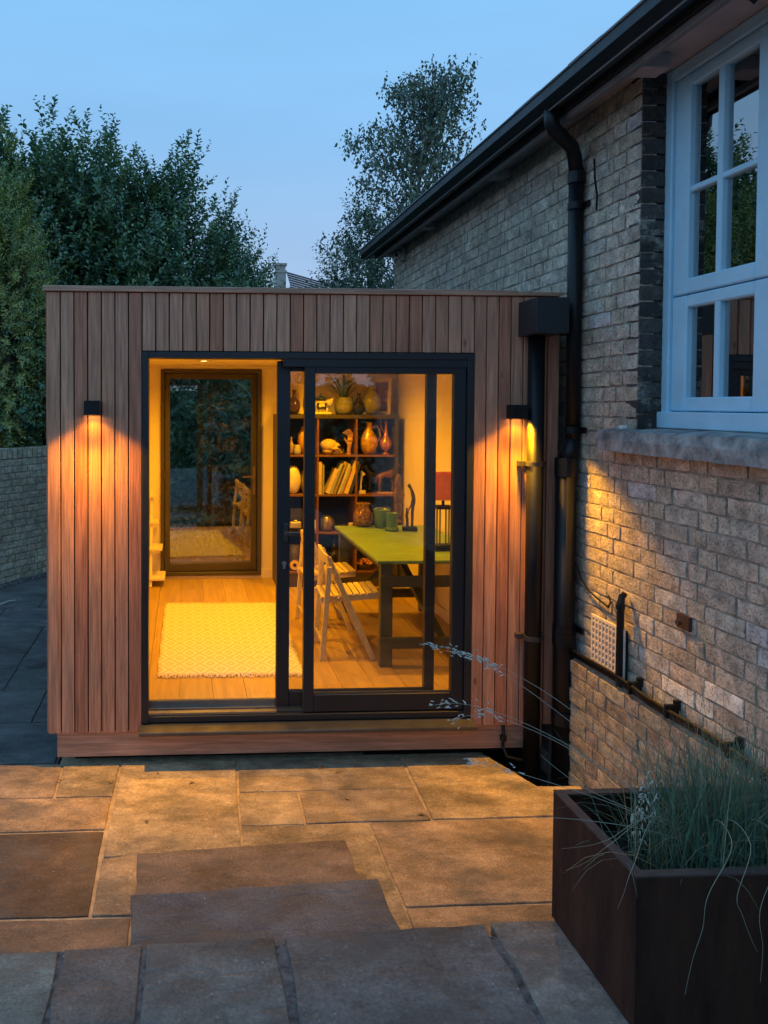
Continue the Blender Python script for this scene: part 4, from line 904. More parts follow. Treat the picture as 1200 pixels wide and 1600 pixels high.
def ewh(t, c, rr, hh):
    c = Vector(c); m = MB(); m.tube([c+Vector((-rr*.2, 0, hh*.55)), c+Vector((-rr*.75, 0, hh*.75)), c+Vector((-rr*.9, 0, hh*1.0)), c+Vector((-rr*.4, 0, hh*1.04)), c+Vector((-rr*.15, 0, hh*.97))], .004, 8); m.build('handle', simple('copper', (.62, .25, .10), .2, .6), t, smooth=True)
pot('ewer', 'copper long-necked ewer at the end of the curio shelf', 'ewer', 603, 1, EWER, simple('copper', (.62, .25, .10), .2, .6), wpx=21, hpx=56, extra=ewh, y=2.76)
# row 2
pot('vase', 'white ovoid vase in the middle row beside the green plate', 'vase', 458, 2, OVAL, simple('white_ceramic', (.78, .72, .62), .25), wpx=25, hpx=43, y=2.76)
pot('vase', 'patterned olive vase half hidden by the door stile', 'vase', 478, 2, EGG, simple('olive_pattern', (.46, .42, .20), .4, var=.9, vscale=60, c2=(.06, .05, .03)), wpx=20, hpx=38, y=2.80)
bks = [(501, 0, 7, 50, (.74, .58, .30), 'thick cream book standing upright at the end of its row'), (507, 0, 2.6, 46, (.30, .30, .24), 'thin grey-green book upright next to the thick cream one'),
       (514, 22, 6, 41, (.72, .58, .36), 'fat ivory book leaning first in the slanting row'), (519, 22, 5, 50, (.40, .47, .48), 'pale blue-grey book leaning behind the ivory one'), (523.5, 21, 5.5, 53, (.38, .30, .17), 'tan book leaning in the middle of the row'),
       (530, 21, 3, 50, (.66, .58, .36), 'slim straw coloured book leaning by the black one'), (527, 21, 2.4, 36, (.045, .045, .04), 'short black book leaning between paler books'), (534, 20, 3.2, 46, (.36, .42, .38), 'sage green book leaning in the row'), (537, 20, 2.4, 40, (.40, .08, .04), 'small red book leaning low in the row'), (542, 19, 6, 53, (.74, .58, .20), 'yellow book leaning last in the slanting row'), (548, 18, 5, 50, (.04, .05, .09), 'navy blue book leaning against the divider')]
for i, (u, tilt, wp, hp, c, lab) in enumerate(bks):
    z = SH[2]+.001; bx = sx(u-4, 2.76); hh, ww, dp_ = hp*PXM, wp*PXM, .16
    t = thing('book', lab, 'book', (bx, 2.76, z), 'books leaning in the bookcase'); rt_ = Matrix.Rotation(R(tilt), 3, 'Y'); o0 = Vector((bx, 2.76, z+ww*.5*math.sin(R(tilt))))
    m = MB(); 
    for dx in (-ww/2, ww/2): m.obox(o0+rt_ @ Vector((dx, 0, hh/2)), (.0025, dp_, hh), rt_)
    m.obox(o0+rt_ @ Vector((0, -dp_/2, hh/2)), (ww+.001, .003, hh), rt_); m.build('cover', simple('book%d' % i, c, .6, var=.12), t)
    m = MB(); m.obox(o0+rt_ @ Vector((0, .003, hh/2)), (ww-.003, dp_-.008, hh-.006), rt_); m.build('pages', simple('paper', (.70, .62, .48), .8), t)
def horse(name, lab, u, y, s, m, face, base=None):
    x = sx(u, y); z = SH[2]+.001; t = thing(name, lab, 'figurine', (x, y, z)); zb = .012 if base else 0
    if base: q = MB(); q.box(x-.07*s*1.2, x+.07*s*1.2, y-.035, y+.035, z, z+.012); q.build('base', base, t, bevel=.002)
    J = [(-.06, 0, .17, .030), (.0, 0, .165, .030), (.055, 0, .175, .034), (.085, 0, .225, .022), (.10, 0, .268, .018), (.125, -.0, .25, .012), (.145, 0, .225, .009),
         (-.065, -.018, .10, .014), (-.07, -.018, .045, .009), (-.065, -.018, .0, .010), (-.055, .018, .10, .014), (-.06, .018, .045, .009), (-.055, .018, .0, .010),
         (.055, -.018, .10, .012), (.058, -.018, .05, .008), (.055, -.018, .0, .009), (.07, .018, .10, .012), (.085, .018, .06, .008), (.08, .018, .01, .008), (-.09, 0, .15, .010), (-.10, 0, .09, .008), (.088, .012, .288, .006)]
    E = [(0, 1), (1, 2), (2, 3), (3, 4), (4, 5), (5, 6), (0, 7), (7, 8), (8, 9), (0, 10), (10, 11), (11, 12), (2, 13), (13, 14), (14, 15), (2, 16), (16, 17), (17, 18), (0, 19), (19, 20), (4, 21)]
    skin('body', [(x+a*s*face, y+b*s, z+zb+c*s+.002, r*s) for a, b, c, r in J], E, m, t, 1); return t
horse('horse_figurine', 'brown carved horse on a wooden plinth in the bookcase', 604, 2.74, .95, simple('carved_brown', (.16, .06, .025), .35), 1, simple('pale_wood', (.55, .35, .18), .5))
horse('zebra_figurine', 'large dark blue striped animal figurine behind the carved horse', 586, 2.84, .92, simple('indigo_stripe', (.05, .06, .13), .4, var=.6, vscale=40, c2=(.015, .015, .03)), -1)
x = sx(566, 2.73); z = SH[2]+.001; t = thing('chess_knight', 'small white horse-head piece on a block', 'figurine', (x, 2.73, z)); mw = simple('white_ceramic', (.78, .72, .62), .25)
m = MB(); m.box(x-.03, x+.03, 2.705, 2.755, z, z+.03); m.build('base', mw, t, bevel=.003)
skin('body', [(x-.01, 2.73, z+.03, .012), (x-.012, 2.73, z+.09, .009), (x-.004, 2.73, z+.15, .012), (x+.004, 2.73, z+.185, .018), (x+.026, 2.73, z+.165, .011), (x-.006, 2.73, z+.21, .006)], [(0, 1), (1, 2), (2, 3), (3, 4), (3, 5)], mw, t, 1)
# row 3
c = MB(); x = sx(463, 2.82); z = SH[3]+.001
for k in range(4): c.box(x-.055, x+.055, 2.78+k*.035, 2.78+k*.035+.012, z, z+.20-.012*k)
tag(c.build('file_rack', simple('blue_card', (.07, .08, .15), .6)), 'blue card files standing behind the camera', 'files')
t = thing('camera', 'old silver camera on a dark case in the bookcase', 'camera', (sx(462, 2.73), 2.73, z)); x = sx(462, 2.73)
c = MB(); c.box(x-.06, x+.06, 2.70, 2.77, z, z+.03); c.build('case', M['matt'], t, bevel=.004)
c = MB(); c.box(x-.05, x+.05, 2.71, 2.755, z+.03, z+.085); c.box(x-.015, x+.02, 2.715, 2.75, z+.085, z+.10); c.build('body', simple('silver', (.55, .50, .42), .35, .4), t, bevel=.004)
c = MB(); c.tube([(x+.0, 2.71, z+.057), (x+.0, 2.68, z+.057)], [.022, .020], 14); c.build('lens', simple('silver', (.55, .50, .42), .35, .4), t)
pot('cup', 'small white patterned cup against the bookcase divider', 'cup', 492, 3, POTP, simple('white_ceramic', (.78, .72, .62), .25), wpx=12, hpx=18, y=2.74)
def kh(t, c, rr, hh):
    c = Vector(c); m = MB(); m.tube([c+Vector((rr*1.05*math.cos(a), -.01, hh*.42+rr*1.15*math.sin(a))) for a in np.linspace(-.2, math.pi-.6, 9)], .004, 6); m.build('handle', simple('brass_dull', (.30, .20, .08), .35, .8), t, smooth=True)
pot('brass_kettle', 'round dull brass kettle with hoop handle in the bookcase', 'kettle', 511, 3, [(.6, 0), (.9, .12), (1, .45), (.85, .8), (.45, .96), (.1, 1), (.02, 1)], simple('old_brass', (.30, .26, .10), .28, .7), wpx=23, hpx=25, extra=kh, y=2.76)
c = MB(); x = sx(536, 2.75); z = SH[3]+.001; c.box(x-.055, x+.03, 2.71, 2.79, z, z+.035); c.tube([(x-.03, 2.72, z+.045), (x+.02, 2.72, z+.05)], .018, 10); c.tube([(x+.03, 2.73, z+.02), (x+.055, 2.73, z+.055)], .012, 8)
tag(c.build('binoculars', simple('black_gloss', (.02, .018, .016), .25), None), 'small black binoculars lying beside the brass kettle', 'binoculars')
pot('cup', 'plain cream beaker standing by the black binoculars', 'cup', 549, 3, CUP, simple('cream_glaze', (.70, .58, .42), .35), wpx=8, hpx=13, y=2.72)
# row 4 and floor level
x = sx(461, 2.72); z = SH[4]+.001; t = thing('alarm_clock', 'round orange-faced clock in the bottom cell of the bookcase', 'clock', (x, 2.72, z))
c = MB(); c.tube([(x, 2.70, z+.052), (x, 2.745, z+.052)], [.05, .05], 22); c.build('case', simple('brass_dull', (.30, .20, .08), .35, .8), t)
c = MB(); c.tube([(x, 2.697, z+.052), (x, 2.6995, z+.052)], .043, 22); c.build('dial', simple('dial', (.70, .50, .22), .4), t)
c = MB(); c.tube([(x, 2.694, z+.052), (x, 2.6965, z+.052)], .016, 14); c.build('hub', M['matt'], t)
c = MB()
for dx in (-.03, .03): c.tube([(x+dx, 2.72, z), (x+dx*.8, 2.72, z+.012)], .006, 6)
c.build('feet', M['matt'], t)
pot('tin', 'grey patterned tin behind the orange-faced clock', 'tin', 461, 4, [(.95, 0), (1, .02), (1, .8), (.9, .84), (.9, 1), (.7, 1)], simple('grey_tin', (.34, .32, .26), .4, var=.8, vscale=50, c2=(.08, .07, .06)), wpx=20, hpx=37, y=2.86)
pot('jar', 'small amber jar beside the orange-faced clock', 'jar', 476, 4, POTP, simple('amber', (.55, .30, .08), .3), wpx=12, hpx=14, y=2.73)
pot('vase', 'large dark round vase in the bottom row behind the chair backs', 'vase', 523, 4, BULB, simple('black_gloss', (.02, .018, .016), .25), wpx=30, hpx=48, y=2.84)
pot('bowl', 'pale green glass bowl on the bottom shelf behind the chair', 'bowl', 529, 4, CUP, simple('green_glass', (.34, .36, .22), .2), wpx=20, hpx=13, y=2.72)
x = sx(571, 2.74); z = SH[4]+.001; t = thing('basket', 'dark basket of orange dried flowers on the bottom shelf', 'basket', (x, 2.74, z))
c = MB(); c.lathe([(.05, 0), (.075, .035), (.08, .05), (.072, .05), (.06, .03)], (x, 2.74, z), 16, 1, .7); c.build('bowl', M['shelfd'], t)
c = MB()
for i in range(60):
    a = random.uniform(0, 6.28); r = random.random()**.5; p = (x+.07*r*math.cos(a), 2.74+.045*r*math.sin(a), z+.05+.04*(1-r*r)+random.uniform(-.008, .008)); s = random.uniform(.008, .014); c.ell(p, (s, s, s*.8), 6, 4)
tag(c.build('dried_flowers', simple('dried_orange', (.62, .27, .04), .8, var=.5, vscale=60), t, smooth=True), kind='stuff')
# on the table
ZT = .944
def ton(name, lab, cat, u, v, prof, m, wpx, hpx, extra=None, n=24):
    p = at(u, v, 'z', ZT); k = (p-CAM).dot(_f)/F; c = Vector((p.x, p.y, ZT)); rr, hh = wpx*k/2, hpx*k
    t = thing(name, lab, cat, c); mb = MB(); mb.lathe([(r*rr, q*hh) for r, q in prof], c, n); mb.build('body', m, t, smooth=True)
    if extra: extra(t, c, rr, hh)
    return t
def lugs(t, c, rr, hh):
    for s in (-1, 1):
        m = MB(); m.tube([c+Vector((s*rr*.95, 0, hh*.62)), c+Vector((s*rr*1.0, 0, hh*.76)), c+Vector((s*rr*.82, 0, hh*.92)), c+Vector((s*rr*.62, 0, hh*.93))], .005, 8); m.build('handle', simple('tortoise', (.045, .018, .010), .14), t, smooth=True)
ton('vase', 'mottled tortoiseshell round vase on the green table', 'vase', 567, 822, [(.55, 0), (.85, .1), (1, .35), (.9, .6), (.6, .78), (.55, .86), (.72, .97), (.74, 1), (.62, .98), (.5, .85)], simple('tortoise2', (.05, .018, .010), .12, var=.9, vscale=45, c2=(.40, .20, .07)), 31, 36, lugs)
def pail(t, c, rr, hh):
    m = MB(); m.tube([c+Vector((rr*.98*math.cos(a), -.01-.03*math.sin(a), hh*.99+rr*.35*math.sin(a))) for a in np.linspace(.1, math.pi-.1, 12)], .003, 6); m.build('handle', M['alu'], t, smooth=True)
ton('bucket', 'wide green enamel bucket behind the green beaker', 'bucket', 596, 824, CUP, simple('green_enamel', (.075, .15, .035), .25), 27, 28, pail)
ton('beaker', 'tall green beaker standing in a green saucer', 'beaker', 612, 829, [(.95, 0), (1.08, .02), (1.08, .16), (.86, .18), (.84, .22), (.9, .9), (.96, .97), (.96, 1), (.86, 1), (.8, .25)], simple('green_glaze', (.05, .13, .035), .25), 20, 28)
p = at(621, 817, 'z', ZT); t = thing('totem_figure', 'dark carved standing figure at the wall end of the table', 'statue', (p.x, p.y, ZT)); st = simple('dark_carving', (.13, .075, .035), .5, var=.4, vscale=30, bump=.004)
m = MB(); m.lathe([(.028, 0), (.03, .015), (.02, .03)], p.xy.to_3d()+Vector((0, 0, ZT)), 14); m.build('base', st, t)
bx, by = p.x, p.y
skin('body', [(bx, by, ZT+.03, .022), (bx+.004, by, ZT+.10, .034), (bx+.004, by, ZT+.19, .034), (bx+.004, by, ZT+.245, .040), (bx, by, ZT+.285, .022), (bx-.004, by, ZT+.325, .031), (bx+.004, by, ZT+.365, .026), (bx+.010, by, ZT+.40, .010), (bx-.03, by-.008, ZT+.322, .008), (bx-.032, by-.016, ZT+.24, .013), (bx-.022, by-.036, ZT+.16, .012), (bx+.040, by-.012, ZT+.235, .013), (bx+.026, by-.036, ZT+.16, .012)],
     [(0, 1), (1, 2), (2, 3), (3, 4), (4, 5), (5, 6), (6, 7), (5, 8), (3, 9), (9, 10), (3, 11), (11, 12)], st, t, 1)
p = at(637, 829, 'z', ZT); t = thing('sculpture', 'slender bronze parent and child sculpture on a black base', 'sculpture', (p.x, p.y, ZT)); bz = simple('dark_bronze', (.05, .035, .025), .35, .5)
bx, by = p.x, p.y
m = MB(); m.obox((bx+.015, by, ZT+.014), (.11, .07, .028), Matrix.Rotation(R(-12), 3, 'Z')); m.build('base', M['matt'], t, bevel=.002)
skin('adult', [(bx+.035, by, ZT+.165, .013), (bx+.032, by-.006, ZT+.09, .010), (bx+.028, by-.008, ZT+.028, .008), (bx+.040, by+.012, ZT+.09, .010), (bx+.040, by+.014, ZT+.028, .008), (bx+.046, by, ZT+.22, .015), (bx+.040, by, ZT+.28, .017), (bx+.024, by, ZT+.318, .010), (bx+.008, by, ZT+.345, .016), (bx-.002, by, ZT+.352, .012), (bx+.030, by-.022, ZT+.25, .008), (bx+.018, by-.018, ZT+.19, .006), (bx+.0, by-.010, ZT+.155, .005)],
     [(0, 1), (1, 2), (0, 3), (3, 4), (0, 5), (5, 6), (6, 7), (7, 8), (8, 9), (6, 10), (10, 11), (11, 12)], bz, t, 1)
skin('child', [(bx-.006, by, ZT+.095, .010), (bx-.010, by-.005, ZT+.06, .007), (bx-.012, by-.006, ZT+.028, .006), (bx+.003, by+.006, ZT+.06, .007), (bx+.004, by+.006, ZT+.028, .006), (bx-.006, by, ZT+.135, .011), (bx-.007, by, ZT+.155, .006), (bx-.010, by, ZT+.176, .010), (bx-.018, by-.008, ZT+.10, .005), (bx+.006, by-.006, ZT+.15, .005)],
     [(0, 1), (1, 2), (0, 3), (3, 4), (0, 5), (5, 6), (6, 7), (5, 8), (5, 9)], bz, t, 1)
# red lamp
LX, LY = 1.70, .86; t = thing('table_lamp', 'table lamp with square red shade standing on the green table by the door', 'lamp', (LX, LY, ZT))
rs = simple('red_shade', (.80, .30, .20), .8, transl=.45)
m = MB(); a, b_ = .098, .082; V = []
z0, z1 = 1.285, 1.455
for (xx, yy) in ((-1, -1), (1, -1), (1, 1), (-1, 1)): V += [(LX+xx*a, LY+yy*a, z0), (LX+xx*b_, LY+yy*b_, z1)]
m.add(V, [(0, 2, 3, 1), (2, 4, 5, 3), (4, 6, 7, 5), (6, 0, 1, 7)]); o = m.build('lamp_shade', rs, t); o.modifiers.new('solid', 'SOLIDIFY').thickness = .003
m = MB(); m.box(LX-.06, LX+.06, LY-.045, LY+.045, ZT, ZT+.014); m.box(LX-.06, LX+.06, LY-.045, LY+.045, ZT+.026, ZT+.038); m.build('base', M['matt'], t)
m = MB()
for xx, yy in ((-.03, -.03), (.03, -.03), (.03, .03), (-.03, .03)): m.box(LX+xx-.004, LX+xx+.004, LY+yy-.004, LY+yy+.004, ZT+.038, 1.22)
m.build('leg', simple('dark_leg', (.13, .11, .06), .5), t)
m = MB(); m.box(LX-.055, LX+.055, LY-.05, LY+.05, 1.22, 1.238); m.tube([(LX, LY, 1.238), (LX, LY, 1.33)], .01, 8); m.build('platform', M['matt'], t)
m = MB(); m.tube([(1.80, .50, .93), (1.81, .44, .80), (1.80, .40, .62), (1.75, .36, .48), (1.66, .36, .40), (1.62, .38, .335), (1.72, .42, .302), (1.85, .42, .302)], .004, 6); tag(m.build('cable', M['matt']), 'lamp flex hanging from the near end of the green table', 'cable')
# white ladder shelf by the rear door
t = thing('ladder_shelf', 'white wooden ladder shelf standing left of the rear glass door', 'shelf', (-.28, 2.8, FL)); WS = M['skirt']
m = MB(); m.bar((-.30, 2.72, FL), (-.30, 2.98, 1.12), .022, .04); m.build('upright', WS, t)
m = MB(); m.bar((-.52, 2.72, FL), (-.52, 2.98, 1.12), .022, .04); m.build('upright', WS, t)
for zz, xx, y0 in ((.345, -.175, 2.70), (.60, -.20, 2.76), (.83, -.235, 2.84), (1.06, -.26, 2.90)):
    m = MB(); m.box(-.54, xx, y0, 3.0, zz-.012, zz+.012); m.build('tread', WS, t, bevel=.002)

# ================================================================== LEFT GARDEN WALL
d = Vector((.55, .835, 0)).normalized(); nrm = Vector((d.y, -d.x, 0)); A = Vector((-1.993, 4.275, 0)); ang = math.atan2(d.y, d.x)-math.pi/2
gw = thing('garden_wall', 'grey brick garden wall with soldier coping behind the side path', 'wall', (A.x, A.y, -.06))
m = MB(); rotw = Matrix.Rotation(ang, 3, 'Z')
L0, L1 = -4.0, 6.0; mid = A+d*((L0+L1)/2)-nrm*.11; m.obox((mid.x, mid.y, .62), (.205, L1-L0, 1.44), rotw); m.build('wall_core', M['greymortar'], gw)
GP = [(.58, .50, .36), (.52, .45, .32), (.61, .53, .39), (.55, .47, .33), (.48, .41, .30)]
gin, gout = [], []
for ci in range(18):
    zc = -.06+.0325+ci*.0755; s_ = L0+(.06 if ci % 2 else -.09); k = ci
    while s_ < L1:
        st = (k % 3 != 2); L = .215 if st else .1025; c = A+d*(s_+L/2); s_ += L+.0105; k += 1
        u, v = pix((c.x, c.y, zc)); (gin if -25 < u < 90 else gout).append((st, c, zc, jit(random.choice(GP), .15), .0))
for st, c, zc, cc, _ in gin:
    inst(random.choice(STm if st else HDm), 'brick', (c.x, c.y, zc), gw, rot=(random.choice((0, math.pi)), 0, ang+math.pi), color=cc)
joined('brickwork', [(random.choice(ST if st else HD), Matrix.Translation((c.x, c.y, zc)) @ Matrix.Rotation(ang+math.pi, 4, 'Z'), cc) for st, c, zc, cc, _ in gout], gw, M['brickj'])
cop = MB(); cop.box(-.005, .225, -.0325, .0325, -.055, .055); copm = cop.mesh('coping_brick', M['brick']); cj = []
s_ = L0
while s_ < L1:
    c = A+d*s_; z = 1.355; u, v = pix((c.x, c.y, z))
    if -25 < u < 90: inst(copm, 'coping_brick', (c.x, c.y, z+random.uniform(-.004, .004)), gw, rot=(0, 0, ang+math.pi+R(random.uniform(-1.5, 1.5))), color=jit(random.choice(GP), .2), bevel=.004)
    else: cj.append((cop, Matrix.Translation((c.x, c.y, z)) @ Matrix.Rotation(ang+math.pi, 4, 'Z'), jit(random.choice(GP), .2)))
    s_ += .0755
joined('coping', cj, gw, M['brickj'])
gv = MB()
for i in range(700):
    s_ = random.uniform(-1.2, 1.6); p = A+d*s_+nrm*random.uniform(.01, .16); r = random.uniform(.006, .016); gv.ell((p.x, p.y, -.05+r*.4), (r, r*random.uniform(.7, 1.2), r*.7), 5, 3)
tag(gv.build('gravel', simple('gravel', (.16, .16, .155), .9, var=.7, vscale=25)), kind='stuff')
m = MB(); m.tube([at(0, 945, 'z', -.045), at(14, 939, 'z', -.03), at(25, 938, 'z', -.03)], [.012, .010, .006], 6); tag(m.build('twig', simple('pale_twig', (.42, .42, .34), .8)), 'pale twig lying on the dark side path', 'twig')

# ================================================================== FOLIAGE
def leaves_mesh(name, pos, nrmv, dirv, size, ratio, tint, m, parent, fold=.25, ln=None):
    """leaf = four-vertex blade folded along its rib; pos base, dirv along the rib, nrmv face normal"""
    n = len(pos); dirv = dirv/np.linalg.norm(dirv, axis=1, keepdims=True)
    side = np.cross(dirv, nrmv); side /= (np.linalg.norm(side, axis=1, keepdims=True)+1e-9); nn = np.cross(side, dirv)
    s = size[:, None]
    b = pos; tip = pos+dirv*s-nn*s*.12; mid = pos+dirv*s*.45
    l = mid+side*s*ratio/2+nn*s*fold*ratio; r = mid-side*s*ratio/2+nn*s*fold*ratio
    V = np.stack([b, l, tip, r], 1).reshape(-1, 3)
    base = np.arange(n)[:, None]*4
    Fc = np.concatenate([base+np.array([0, 2, 1]), base+np.array([0, 3, 2])], 1).reshape(-1, 3)
    l0 = np.array(rootloc(parent))
    me = bpy.data.meshes.new(name); me.vertices.add(len(V)); me.vertices.foreach_set('co', (V-l0).astype('f').ravel())
    me.loops.add(Fc.size); me.loops.foreach_set('vertex_index', Fc.astype('i').ravel()); me.polygons.add(len(Fc)); me.polygons.foreach_set('loop_start', np.arange(0, Fc.size, 3, dtype='i')); me.polygons.foreach_set('loop_total', np.full(len(Fc), 3, 'i'))
    me.update(calc_edges=True)
    T = np.ones((len(V), 4), 'f'); T[:, :3] = np.repeat(tint, 4, 0)
    a = me.color_attributes.new('tint', 'FLOAT_COLOR', 'POINT'); a.data.foreach_set('color', T.ravel()); me.materials.append(m)
    o = bpy.data.objects.new(name, me); col.objects.link(o); o.parent = parent; return tag(o, kind='stuff')
def shoots(c, rad, n, per, slen, lsize, up=.6, shell=.45, rng=RNG, lump=.25, zmin=None):
    """n shoots rooted through an uneven ellipsoid crown, each carrying `per` spiralled leaves"""
    d_ = rng.normal(size=(n, 3)); d_ /= np.linalg.norm(d_, axis=1, keepdims=True)
    ph = rng.uniform(0, 6.28, 6)
    lmp = 1+lump*(np.sin(d_[:, 0]*4+ph[0])*np.sin(d_[:, 2]*5+ph[1])+.6*np.sin(d_[:, 1]*7+ph[2]+d_[:, 2]*6))
    rr = (shell+(1-shell)*rng.random(n)**.6)*lmp
    P = np.array(c)+d_*rr[:, None]*np.array(rad)
    if zmin is not None: P[:, 2] = np.maximum(P[:, 2], zmin+rng.random(n)*.3)
    sd = d_*(1-up)+np.array([0, 0, up])+rng.normal(size=(n, 3))*.25; sd /= np.linalg.norm(sd, axis=1, keepdims=True)
    L_ = slen*rng.uniform(.6, 1.3, n)
    t = np.tile(np.linspace(.05, 1, per), n); i = np.repeat(np.arange(n), per)
    pos = P[i]+sd[i]*(L_[i]*t)[:, None]
    a = np.tile(np.arange(per)*2.4, n)+np.repeat(rng.uniform(0, 6.28, n), per)
    x = np.cross(sd, [0, 0, 1.]); x /= np.linalg.norm(x, axis=1, keepdims=True)+1e-9; y = np.cross(sd, x)
    out = x[i]*np.cos(a)[:, None]+y[i]*np.sin(a)[:, None]
    ld = out+sd[i]*rng.uniform(.4, 1.1, len(a))[:, None]+rng.normal(size=(len(a), 3))*.2
    nv = sd[i]*1.0-out*.5+np.array([0, 0, .5])+rng.normal(size=(len(a), 3))*.3
    size = lsize*rng.uniform(.65, 1.25, len(a))*(1-.45*t)
    return pos, nv, ld, size, i
def tint(n, pal, i=None, rng=RNG):
    pal = np.array(pal); k = rng.integers(0, len(pal), n if i is None else i.max()+1); base = pal[k] if i is None else pal[k][i]
    return base*rng.uniform(.7, 1.35, (len(base), 1))
LAUREL = [(.12, .235, .12), (.15, .27, .12), (.09, .195, .12), (.21, .31, .12), (.13, .22, .105)]
def tree(name, label, cat, base, top, rx, ry, nsh, per, lsize, pal, group, tops=10, bark='bark', up=.45, slen=.34, ratio=.58, z0=.0, m='laurel', lump=.25, shell=.4):
    bx, by = base; t = thing(name, label, cat, (bx, by, -.06), group)
    h = top-z0; c = (bx, by, z0+h*.53); 
    tr = MB()
    for k in range(5):
        a = k*1.26+random.random(); x2, y2 = bx+rx*.55*math.cos(a), by+ry*.55*math.sin(a)
        tr.tube([(bx+.05*math.cos(a), by+.05*math.sin(a), -.2), (bx+.2*(x2-bx), by+.2*(y2-by), z0+h*.25), (bx+.6*(x2-bx), by+.6*(y2-by), z0+h*.5), (x2, y2, z0+h*.68)], [.07, .055, .03, .008], 7)
    tr.build('trunk', M[bark], t, smooth=True)
    A1 = shoots(c, (rx, ry, h*.47), nsh, per, slen, lsize, up=up, lump=lump, shell=shell)
    # upright leaders standing out of the top
    n = tops; ang_ = RNG.uniform(0, 6.28, n); q = RNG.random(n)**.5*.75; P = np.stack([bx+rx*q*np.cos(ang_), by+ry*q*np.sin(ang_), z0+h*(.95-.36*q*q)-.30*RNG.random(n)-.25], 1)
    per2 = 30; L_ = RNG.uniform(.28, .60, n); tt = np.tile(np.linspace(0, 1, per2), n); i = np.repeat(np.arange(n), per2); sd = np.array([0, 0, 1.])+RNG.normal(size=(n, 3))*.10
    pos = P[i]+sd[i]*(L_[i]*tt)[:, None]; a = np.tile(np.arange(per2)*2.4, n); out = np.stack([np.cos(a), np.sin(a), 0*a], 1)
    wd = (1-tt*.8)*.13; pos = pos+out*wd[:, None]*RNG.uniform(.2, 1, len(a))[:, None]
    ld = out+np.array([0, 0, .9])+RNG.normal(size=(len(a), 3))*.2; nv = np.array([0, 0, 1.])-out*.5+RNG.normal(size=(len(a), 3))*.3
    B1 = (pos, nv, ld, lsize*RNG.uniform(.7, 1.15, len(a))*(1-.3*tt), i+A1[4].max()+1)
    cat_ = [np.concatenate([p, q_]) for p, q_ in zip(A1, B1)]
    leaves_mesh('crown', cat_[0], cat_[1], cat_[2], cat_[3], ratio, tint(None, pal, cat_[4]), M[m], t); return t
G = 'evergreens behind the garden wall'
EV = []
def tp(u, v, y): p = at(u, v, 'y', y); return p.x, p.z
x, z = tp(40, 205, 6.3); tree('evergreen_tree', 'tallest dark evergreen above the left part of the garden room roof', 'tree', (x, 6.3), z, .85, .9, 2600, 12, .115, LAUREL, G, tops=26)
x, z = tp(140, 250, 6.8); tree('evergreen_tree', 'evergreen with a pointed leafy leader just right of the tallest', 'tree', (x, 6.8), z, .80, .9, 2600, 12, .115, LAUREL, G, tops=24)
x, z = tp(252, 236, 7.3); tree('evergreen_tree', 'mid-height evergreen with several thin spires above the wall light', 'tree', (x, 7.3), z, .62, .8, 2300, 12, .105, LAUREL, G, tops=24)
x, z = tp(335, 352, 7.9); tree('evergreen_tree', 'lower evergreen above the doorway with ragged upright shoots', 'tree', (x, 7.9), z, .62, .8, 2200, 12, .10, LAUREL, G, tops=24)
x, z = tp(395, 395, 8.5); tree('evergreen_tree', 'smallest evergreen next to the distant chimney', 'tree', (x, 8.5), z, .52, .7, 1700, 12, .095, LAUREL, G, tops=24)
x, z = tp(92, 270, 6.9); tree('evergreen_tree', 'broad evergreen filling in behind the tallest one', 'tree', (x, 6.9), z, .85, .8, 2300, 12, .11, LAUREL, G, tops=16)
x, z = tp(200, 262, 7.4); tree('evergreen_tree', 'shorter leafy evergreen in the dip between two pointed ones', 'tree', (x, 7.4), z, .7, .8, 2000, 12, .105, LAUREL, G, tops=16)
x, z = tp(-45, 195, 6.0); tree('evergreen_tree', 'evergreen cut by the photograph edge behind the golden shrub', 'tree', (x, 6.0), z, .75, .8, 2000, 12, .115, LAUREL, G, tops=16)
for x, y, h in ((-4.0, 5.2, 4.5),):
    tree('evergreen_tree', 'evergreen beyond the near end of the garden wall, mirrored in the house window', 'tree', (x, y), h, .95, .95, 1500, 12, .12, LAUREL, G, tops=24)
GOLD = [(.34, .38, .09), (.26, .32, .08), (.42, .43, .11), (.16, .25, .08)]
x, z = tp(8, 262, 4.9); tree('golden_shrub', 'golden-green feathery shrub at the far left overhanging the garden wall', 'shrub', (x, 4.9), z, .38, .4, 1300, 16, .075, GOLD, None, tops=3, up=.2, slen=.28, ratio=.3, z0=1.2)
x, z = tp(30, 560, 4.95); t = thing('ivy', 'dark ivy and mixed leaves spilling over the garden wall coping', 'ivy', (x, 4.95, 1.4))
P_ = [shoots((x+dx, 4.95+dy, zc), (.32, .25, rz_), 260, 11, .25, .075, up=.15, shell=.3) for dx, dy, zc, rz_ in ((-.15, -.1, 1.75, .42), (.15, .2, 2.1, .55), (.3, .5, 2.6, .6), (-.1, .1, 2.6, .5))]
off = 0; L2 = []
for q in P_: L2.append(q[:4]+(q[4]+off,)); off = L2[-1][4].max()+1
cat_ = [np.concatenate(z_) for z_ in zip(*L2)]
leaves_mesh('foliage', cat_[0], cat_[1], cat_[2], cat_[3], .6, tint(None, LAUREL+[(.12, .14, .05)], cat_[4]), M['laurel'], t)
